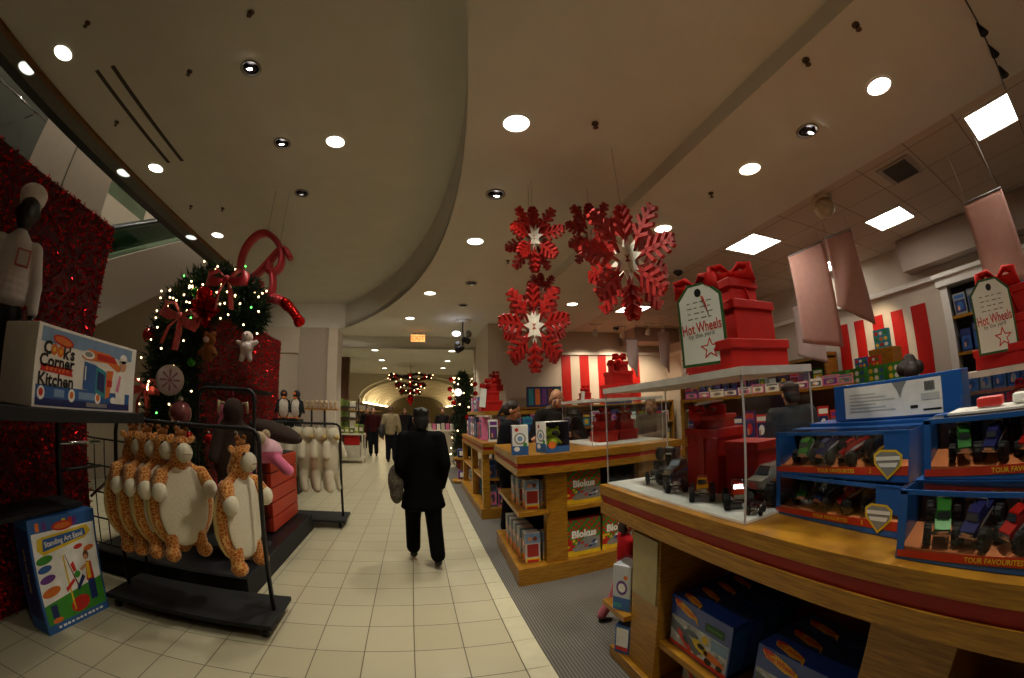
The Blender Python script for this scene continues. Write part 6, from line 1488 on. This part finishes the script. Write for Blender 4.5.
# slim tree on the right
t = thing('christmas_tree', 'slim Christmas tree with warm lights and red ornaments at the right of the corridor', 'tree', (1.25, 11.0, .006))
tp = [(0, 0, .15), (0, 0, .6), (0, 0, 1.2), (0, 0, 1.8), (0, 0, 2.3), (0, 0, 2.6)]
f = MB(); sprigs(f, tp, [.3, .36, .32, .3, .28, .12], 5000, 12); f.build('foliage', t)
f = MB(); f.tube(tp, [.12, .2, .18, .16, .13, .04], TWIG, 8); f.lathe([(.2, 0), (.24, .2)], REDD, 14); f.build('trunk', t)
for k in range(44):
    z = rnd.uniform(.3, 2.55); a = rnd.uniform(0, 2 * pi); r = .36 - .05 * z
    f = MB(); f.ell((0, 0, 0), .02, WARM, nu=6, nv=4); o = f.build('light_bulb', t); o.location = (r * cos(a) * 1.1, r * sin(a) * 1.1, z)
for k in range(10):
    z = 1.3 + k * .13; a = rnd.uniform(pi, 2 * pi)
    f = MB(); f.ell((0, 0, 0), .07, FOIL, nu=10, nv=8); tag(f.build('red_ball', loc=(1.25 + .36 * cos(a), 11 + .36 * sin(a), z)), 'red ball ornament on the slim Christmas tree', 'ornament', 'red balls on the slim tree')
f = MB(); f.ell((0, 0, 0), .1, lamp('globe_glow', '#fff4ea', 1.6), nu=16, nv=12); tag(f.build('globe_lamp', loc=(1.08, 10.6, 2.1)), 'glowing white globe beside the slim Christmas tree', 'lamp')
# counters near the tree
t = thing('display_table', 'white counter with pale cartons on it left of the slim Christmas tree', 'counter', (.75, 12.6, .0))
f = MB(); f.b2((-.55, -.3, .95), (.5, .3, 1.0), CREAM, bev=.005); f.build('top', t)
f = MB(); f.b2((-.5, -.25, 0), (.45, .25, .95), mat('white_panel', '#c4bcb0', .5)); f.build('base', t)
for k in range(6):
    f = MB(); f.box((0, 0, .11), (.1, .14, .22 - .02 * (k % 3)), [CREAM, CPK, WHITEP][k % 3]); tag(f.build('pale_carton', loc=(.36 + k * .14, 12.5, 1.001)), 'pale carton on the white counter by the slim tree', 'box', 'pale cartons on the white counter')
t = thing('round_stand', 'small wooden stand with toys near the slim tree and the far kiosk', 'stand', (.95, 8.75, .006))
f = MB(); f.lathe([(.22, 0), (.24, .02), (.24, .06), (.2, .08)], OAK, 20); f.build('base', t)
f = MB(); f.tube([(0, 0, .06), (0, 0, .6)], .03, OAK); f.lathe([(.2, .52), (.2, .56)], OAK, 20); f.build('upper_tier', t)
for i, z in enumerate((.086, .566)):
    f = MB(); f.box((0, 0, .09), (.2, .16, .18), [CPU, CNV][i], bev=.02); f.b2((-.06, -.085, .04), (.06, -.08, .14), CW); tag(f.build('toy_box', loc=(.95, 8.75, z + .006)), ['toy box on the lower tier of the round stand', 'toy box on the upper tier of the round stand'][i], 'box')
# cove lights under the vault
for s, x in ((-1, -2.8), (1, 2.6)):
    for k in range(7):
        f = MB(); f.b2((-.12, -.4, -.03), (.12, .4, .03), lamp('cove_glow', '#ffe6b8', 7)); tag(f.build('cove_light', loc=(x, 21.5 + k * 2.3, 2.06)), 'bright cove light in the row under the %s side of the barrel vault' % ('left' if s < 0 else 'right'), 'ceiling light', 'cove lights under the vault, %s' % ('left' if s < 0 else 'right'))
for i, (x, y) in enumerate([(-3.2, 18), (-4.2, 15), (-3.6, 13)]): downlight(x, y, ZLOW, 150, ['far', 'middle', 'near'][i] + ' corridor downlight left of the brown column')
for s_ in (-1, 1):
    ld = bpy.data.lights.new('cove_strip', 'AREA'); ld.shape = 'RECTANGLE'; ld.size = .2; ld.size_y = 23; ld.energy = 70; ld.color = lin('#ffe6b8')[:3]
    lo = bpy.data.objects.new('cove_strip_lamp', ld); COL.objects.link(lo); lo.location = (s_ * 2.3 - .1, 32, 2.0); lo.rotation_euler = (pi, s_ * .75, 0)
for i, y in enumerate((23, 30, 37)): downlight(-.1, y, 3.25, 130, '%s added fill lamp from the near end along the crown of the barrel vault' % words[i])  # fill lamps added to brighten the vaulted hall, not fittings of the place
# far shelving both sides
for s, x0 in ((-1, -3.4), (1, 3.2)):
    for k in range(3):
        t = thing('far_shelving', '%s dark shelving bay from the near end on the %s side of the vaulted hall' % (words[k], 'left' if s < 0 else 'right'), 'shelf', (x0, 21 + k * 5, 0))
        f = MB(); f.b2((-.4, -2, 0), (.4, 2, .1), BLACK); f.b2((.3 * s, -2, .1), (.4 * s, 2, 2.0), mat('shelf_brown', '#4a3a28', .6)); f.build('back_panel', t)
        for z in (.6, 1.1, 1.6):
            f = MB(); f.b2((-.38, -2, z), (.38, 2, z + .04), OAK); f.build('shelf', t)

# ------------------------------------------------------------------ right-hand back of the shop
def gondola(label, loc, rz, L, h, levels, depth=.45):
    t = thing('gondola_shelf', label, 'shelf', loc, rz)
    f = MB(); f.b2((-L / 2, -depth / 2, 0), (L / 2, depth / 2, .12), OAK); f.b2((-L / 2, depth / 2 - .04, .12), (L / 2, depth / 2, h), mat('pegboard', '#8a7560', .7)); f.build('frame', t)
    for z in levels:
        f = MB(); f.b2((-L / 2, -depth / 2, z), (L / 2, depth / 2 - .04, z + .035), OAK); f.build('shelf', t)
    for x in (-L / 2 + .02, L / 2 - .02):
        f = MB(); f.b2((x - .02, -depth / 2, .12), (x + .02, depth / 2 - .04, h), OAK); f.build('side_panel', t)
    return t
def shelfrow(label, group, loc, rz, L, z, n, wr, hr, d, seed, y=0, pal=None):
    R = Matrix.Rotation(rz, 4, 'Z'); rr = random.Random(seed)
    for k in range(n):
        p = Vector(loc) + R @ Vector((-L / 2 + L * (k + .5) / n, y, z)); cs = rr.sample(pal or (DC + [CW, CYL, CG]), 3)
        toy_carton(label, p, rz, rr.uniform(*wr), d, rr.uniform(*hr), *cs, group)
# gondola behind the case
gl, gr = (4.3, 3.6, .006), rad(-60)
gondola('long wooden gondola of toys behind the truck case, its top shelf at eye height', gl, gr, 2.4, 1.6, (.5, .95, 1.56))
shelfrow('toy carton on the top shelf of the long gondola', 'cartons on top of the long gondola', gl, gr, 2.3, 1.601, 12, (.16, .21), (.08, .13), .2, 21, -.05, [CW, CPU, CGR, CPK, mat('print_slate', '#5a6878', .5), WHITEP])
shelfrow('hanging toy pack below the top shelf of the long gondola', 'packs in the long gondola', gl, gr, 2.3, .991, 14, (.12, .17), (.3, .42), .1, 22, -.06, [CNV, CGR, CW, mat('print_slate', '#5a6878', .5), CR, CBR, CPU])
shelfrow('toy pack on the lower shelf of the long gondola', 'packs on the lower gondola shelf', gl, gr, 2.3, .541, 12, (.14, .2), (.25, .36), .14, 23, -.06)
# wall shelving along the back wall and right wall
bl = (4.6, 9.45, .006)
gondola('wooden wall shelving under the red stripes of the back wall', bl, 0, 4.6, 1.66, (.5, 1.05, 1.61))
shelfrow('toy carton on the middle shelf under the back wall stripes', 'cartons on the back wall shelf', bl, 0, 4.4, 1.091, 16, (.18, .24), (.28, .42), .2, 31, -.05)
shelfrow('toy carton on the low shelf under the back wall stripes', 'cartons on the low back wall shelf', bl, 0, 4.4, .541, 16, (.18, .24), (.28, .42), .2, 32, -.05)
for i, (x, w) in enumerate([(3.1, .9), (5.2, .8)]):
    f = MB(); f.box((0, 0, .25), (w, .06, .5), CNV); FF = face_front(w, .06, .5)
    for k in range(5): f.rect(.04 + k * w / 5.3, .05, .03 + (k + .8) * w / 5.3, .45, [CTE, CO, CPU, CBR, CG][k], FF, 1)
    tag(f.build('printed_display_panel', loc=(x, 9.4, 1.656)), ['printed picture panel on the wall shelf behind the balding man', 'printed picture panel on the wall shelf right of the small tower'][i], 'sign')
rl = (6.75, 6.2, .006)
gondola('wooden wall shelving along the right wall below the star sign', rl, rad(-90), 4.4, 2.2, (.5, 1.05, 1.6, 2.1))
for z, sd in ((.541, 41), (1.091, 42), (1.641, 43)): shelfrow('toy carton on the right wall shelving below the star sign', 'cartons on the right wall shelving', rl, rad(-90), 4.2, z, 15, (.18, .25), (.28, .4), .2, sd, -.05)
f = MB(); f.box((0, 0, .38), (.03, .75, .76), TW, bev=.004); FF = face_left(.03, .75, .76)
f.star(.38, .42, .36, .17, RED, FF, 2); f.star(.38, .42, .3, .13, REDD, FF, 3); f.rect(.05, .02, .7, .09, RED, FF, 2)
tag(f.build('star_sign', loc=(6.7, 8.1, 2.147)), 'white sign with a big red star on the right wall shelving', 'sign')
f = MB(); soft(f, [('e', (0, 0, .07), (.15, .12, .07)), ('e', (-.13, 0, .12), .07), ('e', (.14, 0, .07), (.08, .06, .05))], mat('yellow_plush', '#c8a83c', .95, var=.1), .014, 2); tag(f.build('yellow_plush_toy', loc=(6.6, 7.3, 2.145)), 'yellow plush toy lying on the shelf beside the red star sign', 'plush toy')
# yellow brown boxes before the right wall stripes
for i, (x, y, z, w, h) in enumerate([(6.4, 2.75, 0, .42, 2.05), (6.0, 2.85, 0, .42, 1.72)]):
    f = MB(); f.b2((-.2, -w / 2, 0), (.2, w / 2, h), OAK, bev=.006); tag(f.build('display_plinth', loc=(x, y, .006)), ['taller wooden plinth in front of the spotlit red stripes', 'shorter wooden plinth in front of the red stripes'][i], 'stand')
for i, (x, y, z, s) in enumerate([(6.35, 2.75, 2.062, .2), (6.0, 3.0, 1.732, .16), (5.95, 2.75, 1.732, .15)]):
    f = MB(); f.box((0, 0, s * .7), (.1, s * 1.3, s * 1.4), [CTE, CB, CR][i]); FF = face_left(.1, s * 1.3, s * 1.4)
    for k in range(9): f.oval(s * (.25 + .4 * (k % 3)), s * (.25 + .42 * (k // 3)), s * .16, s * .14, [CYL, CR, CW, CG, CO][k % 5], FF, 1)
    tag(f.build('bright_toy_box', loc=(x, y, z)), ['colourful toy box on the taller plinth before the stripes', 'colourful toy box on the shorter plinth, its far end', 'colourful toy box on the shorter plinth, its near end'][i], 'box')
t = thing('toy_counter', 'wooden display counter holding green toy packs at the foot of the plinths', 'counter', (5.5, 2.7, .006))
f = MB(); f.b2((-.22, -.75, 1.5), (.22, .75, 1.56), OAK); f.build('top', t)
f = MB(); f.b2((-.2, -.7, 0), (.2, .7, 1.5), OAK); f.build('base', t)
for k in range(4):
    f = MB(); f.box((0, 0, .11), (.12, .24, .22), CG); FF = face_left(.12, .24, .22)
    for q in range(6): f.oval(.04 + .08 * (q % 3), .06 + .09 * (q // 3), .03, .03, [CYL, CW, CB][q % 3], FF, 1)
    tag(f.build('green_toy_pack', loc=(5.36, 2.15 + k * .3, 1.567)), 'green toy pack on the wooden counter before the plinths', 'box', 'green toy packs before the plinths')
for k in range(6):
    f = MB(); f.box((0, 0, .09), (.12, .16, .18), [CW, CPU, CPK][k % 3]); tag(f.build('pale_toy_pack', loc=(5.58, 2.05 + k * .24, 1.567)), 'pale toy pack among the goods on the wooden counter before the plinths', 'box', 'pale toy packs on the wooden counter')
# white framed wall cabinet at far right
t = thing('wall_cabinet', 'white framed open wall cabinet of blue toy boxes behind the right gift tower', 'cabinet', (6.85, 1.1, .006))
f = MB(); f.b2((-.02, -1.3, 0), (.2, .6, 2.72), mat('cabinet_back', '#2a2420', .7)); f.build('back_panel', t)
f = MB(); f.b2((-.3, .5, 0), (.2, .62, 2.72), WHITE); f.b2((-.3, -1.4, 0), (.2, -1.28, 2.72), WHITE); f.b2((-.34, -1.42, 2.72), (.2, .66, 2.86), WHITE, bev=.01); f.b2((-.38, -1.45, 2.84), (.2, .7, 2.9), WHITE, bev=.01); f.build('frame', t)
for z in (.6, 1.2, 1.75, 2.25):
    f = MB(); f.b2((-.3, -1.28, z), (-.02, .5, z + .04), OAK); f.build('shelf', t)
for z in (.647, 1.247, 1.797, 2.297):
    shelfrow('blue and white toy box on a shelf of the white framed cabinet', 'blue boxes in the white cabinet', (6.66, .7, .0), rad(-90), 1.7, z, 8, (.16, .2), (.24, .36), .16, int(z * 100), pal=[CB, CNV, mat('print_slate', '#5a6878', .5), mat('print_deep_blue', '#24386e', .5), CGR])

# ------------------------------------------------------------------ camera, world, colour
RM = Matrix(((0.97181, -0.234304, -0.026214), (-0.017449, -0.182357, 0.983078), (0.235119, 0.954907, 0.181304)))
cam = bpy.data.cameras.new('camera'); co = bpy.data.objects.new('camera', cam); COL.objects.link(co)
rot = Matrix((RM[0], RM[1], -RM[2])).transposed()
co.matrix_world = Matrix.Translation((0, 0, 1.5724)) @ rot.to_4x4()
cam.type = 'PANO'; cam.sensor_width = 36; cam.sensor_height = 36 * 678 / 1024; cam.sensor_fit = 'HORIZONTAL'; cam.clip_start = .02; cam.clip_end = 200
cy = cam
cy.panorama_type = 'FISHEYE_LENS_POLYNOMIAL'
cy.fisheye_fov = rad(179)
cy.fisheye_polynomial_k0 = 0; cy.fisheye_polynomial_k1 = -0.0721411163; cy.fisheye_polynomial_k2 = -1.08422641e-05; cy.fisheye_polynomial_k3 = 1.35517141e-05; cy.fisheye_polynomial_k4 = -1.64843315e-07
SC.camera = co
w = bpy.data.worlds.new('world'); SC.world = w; w.use_nodes = True
w.node_tree.nodes['Background'].inputs['Color'].default_value = lin('#2a241c'); w.node_tree.nodes['Background'].inputs['Strength'].default_value = .15
SC.view_settings.view_transform = 'Standard'; SC.view_settings.look = 'None'; SC.view_settings.gamma = 1; SC.view_settings.use_curve_mapping = False
SC.view_settings.exposure = 0.35
SC.cycles.use_denoising = True
SC.cycles.max_bounces = 8; SC.cycles.diffuse_bounces = 4; SC.cycles.glossy_bounces = 3; SC.cycles.transparent_max_bounces = 16; SC.cycles.transmission_bounces = 4
SC.cycles.caustics_reflective = False; SC.cycles.caustics_refractive = False; SC.cycles.sample_clamp_indirect = 4
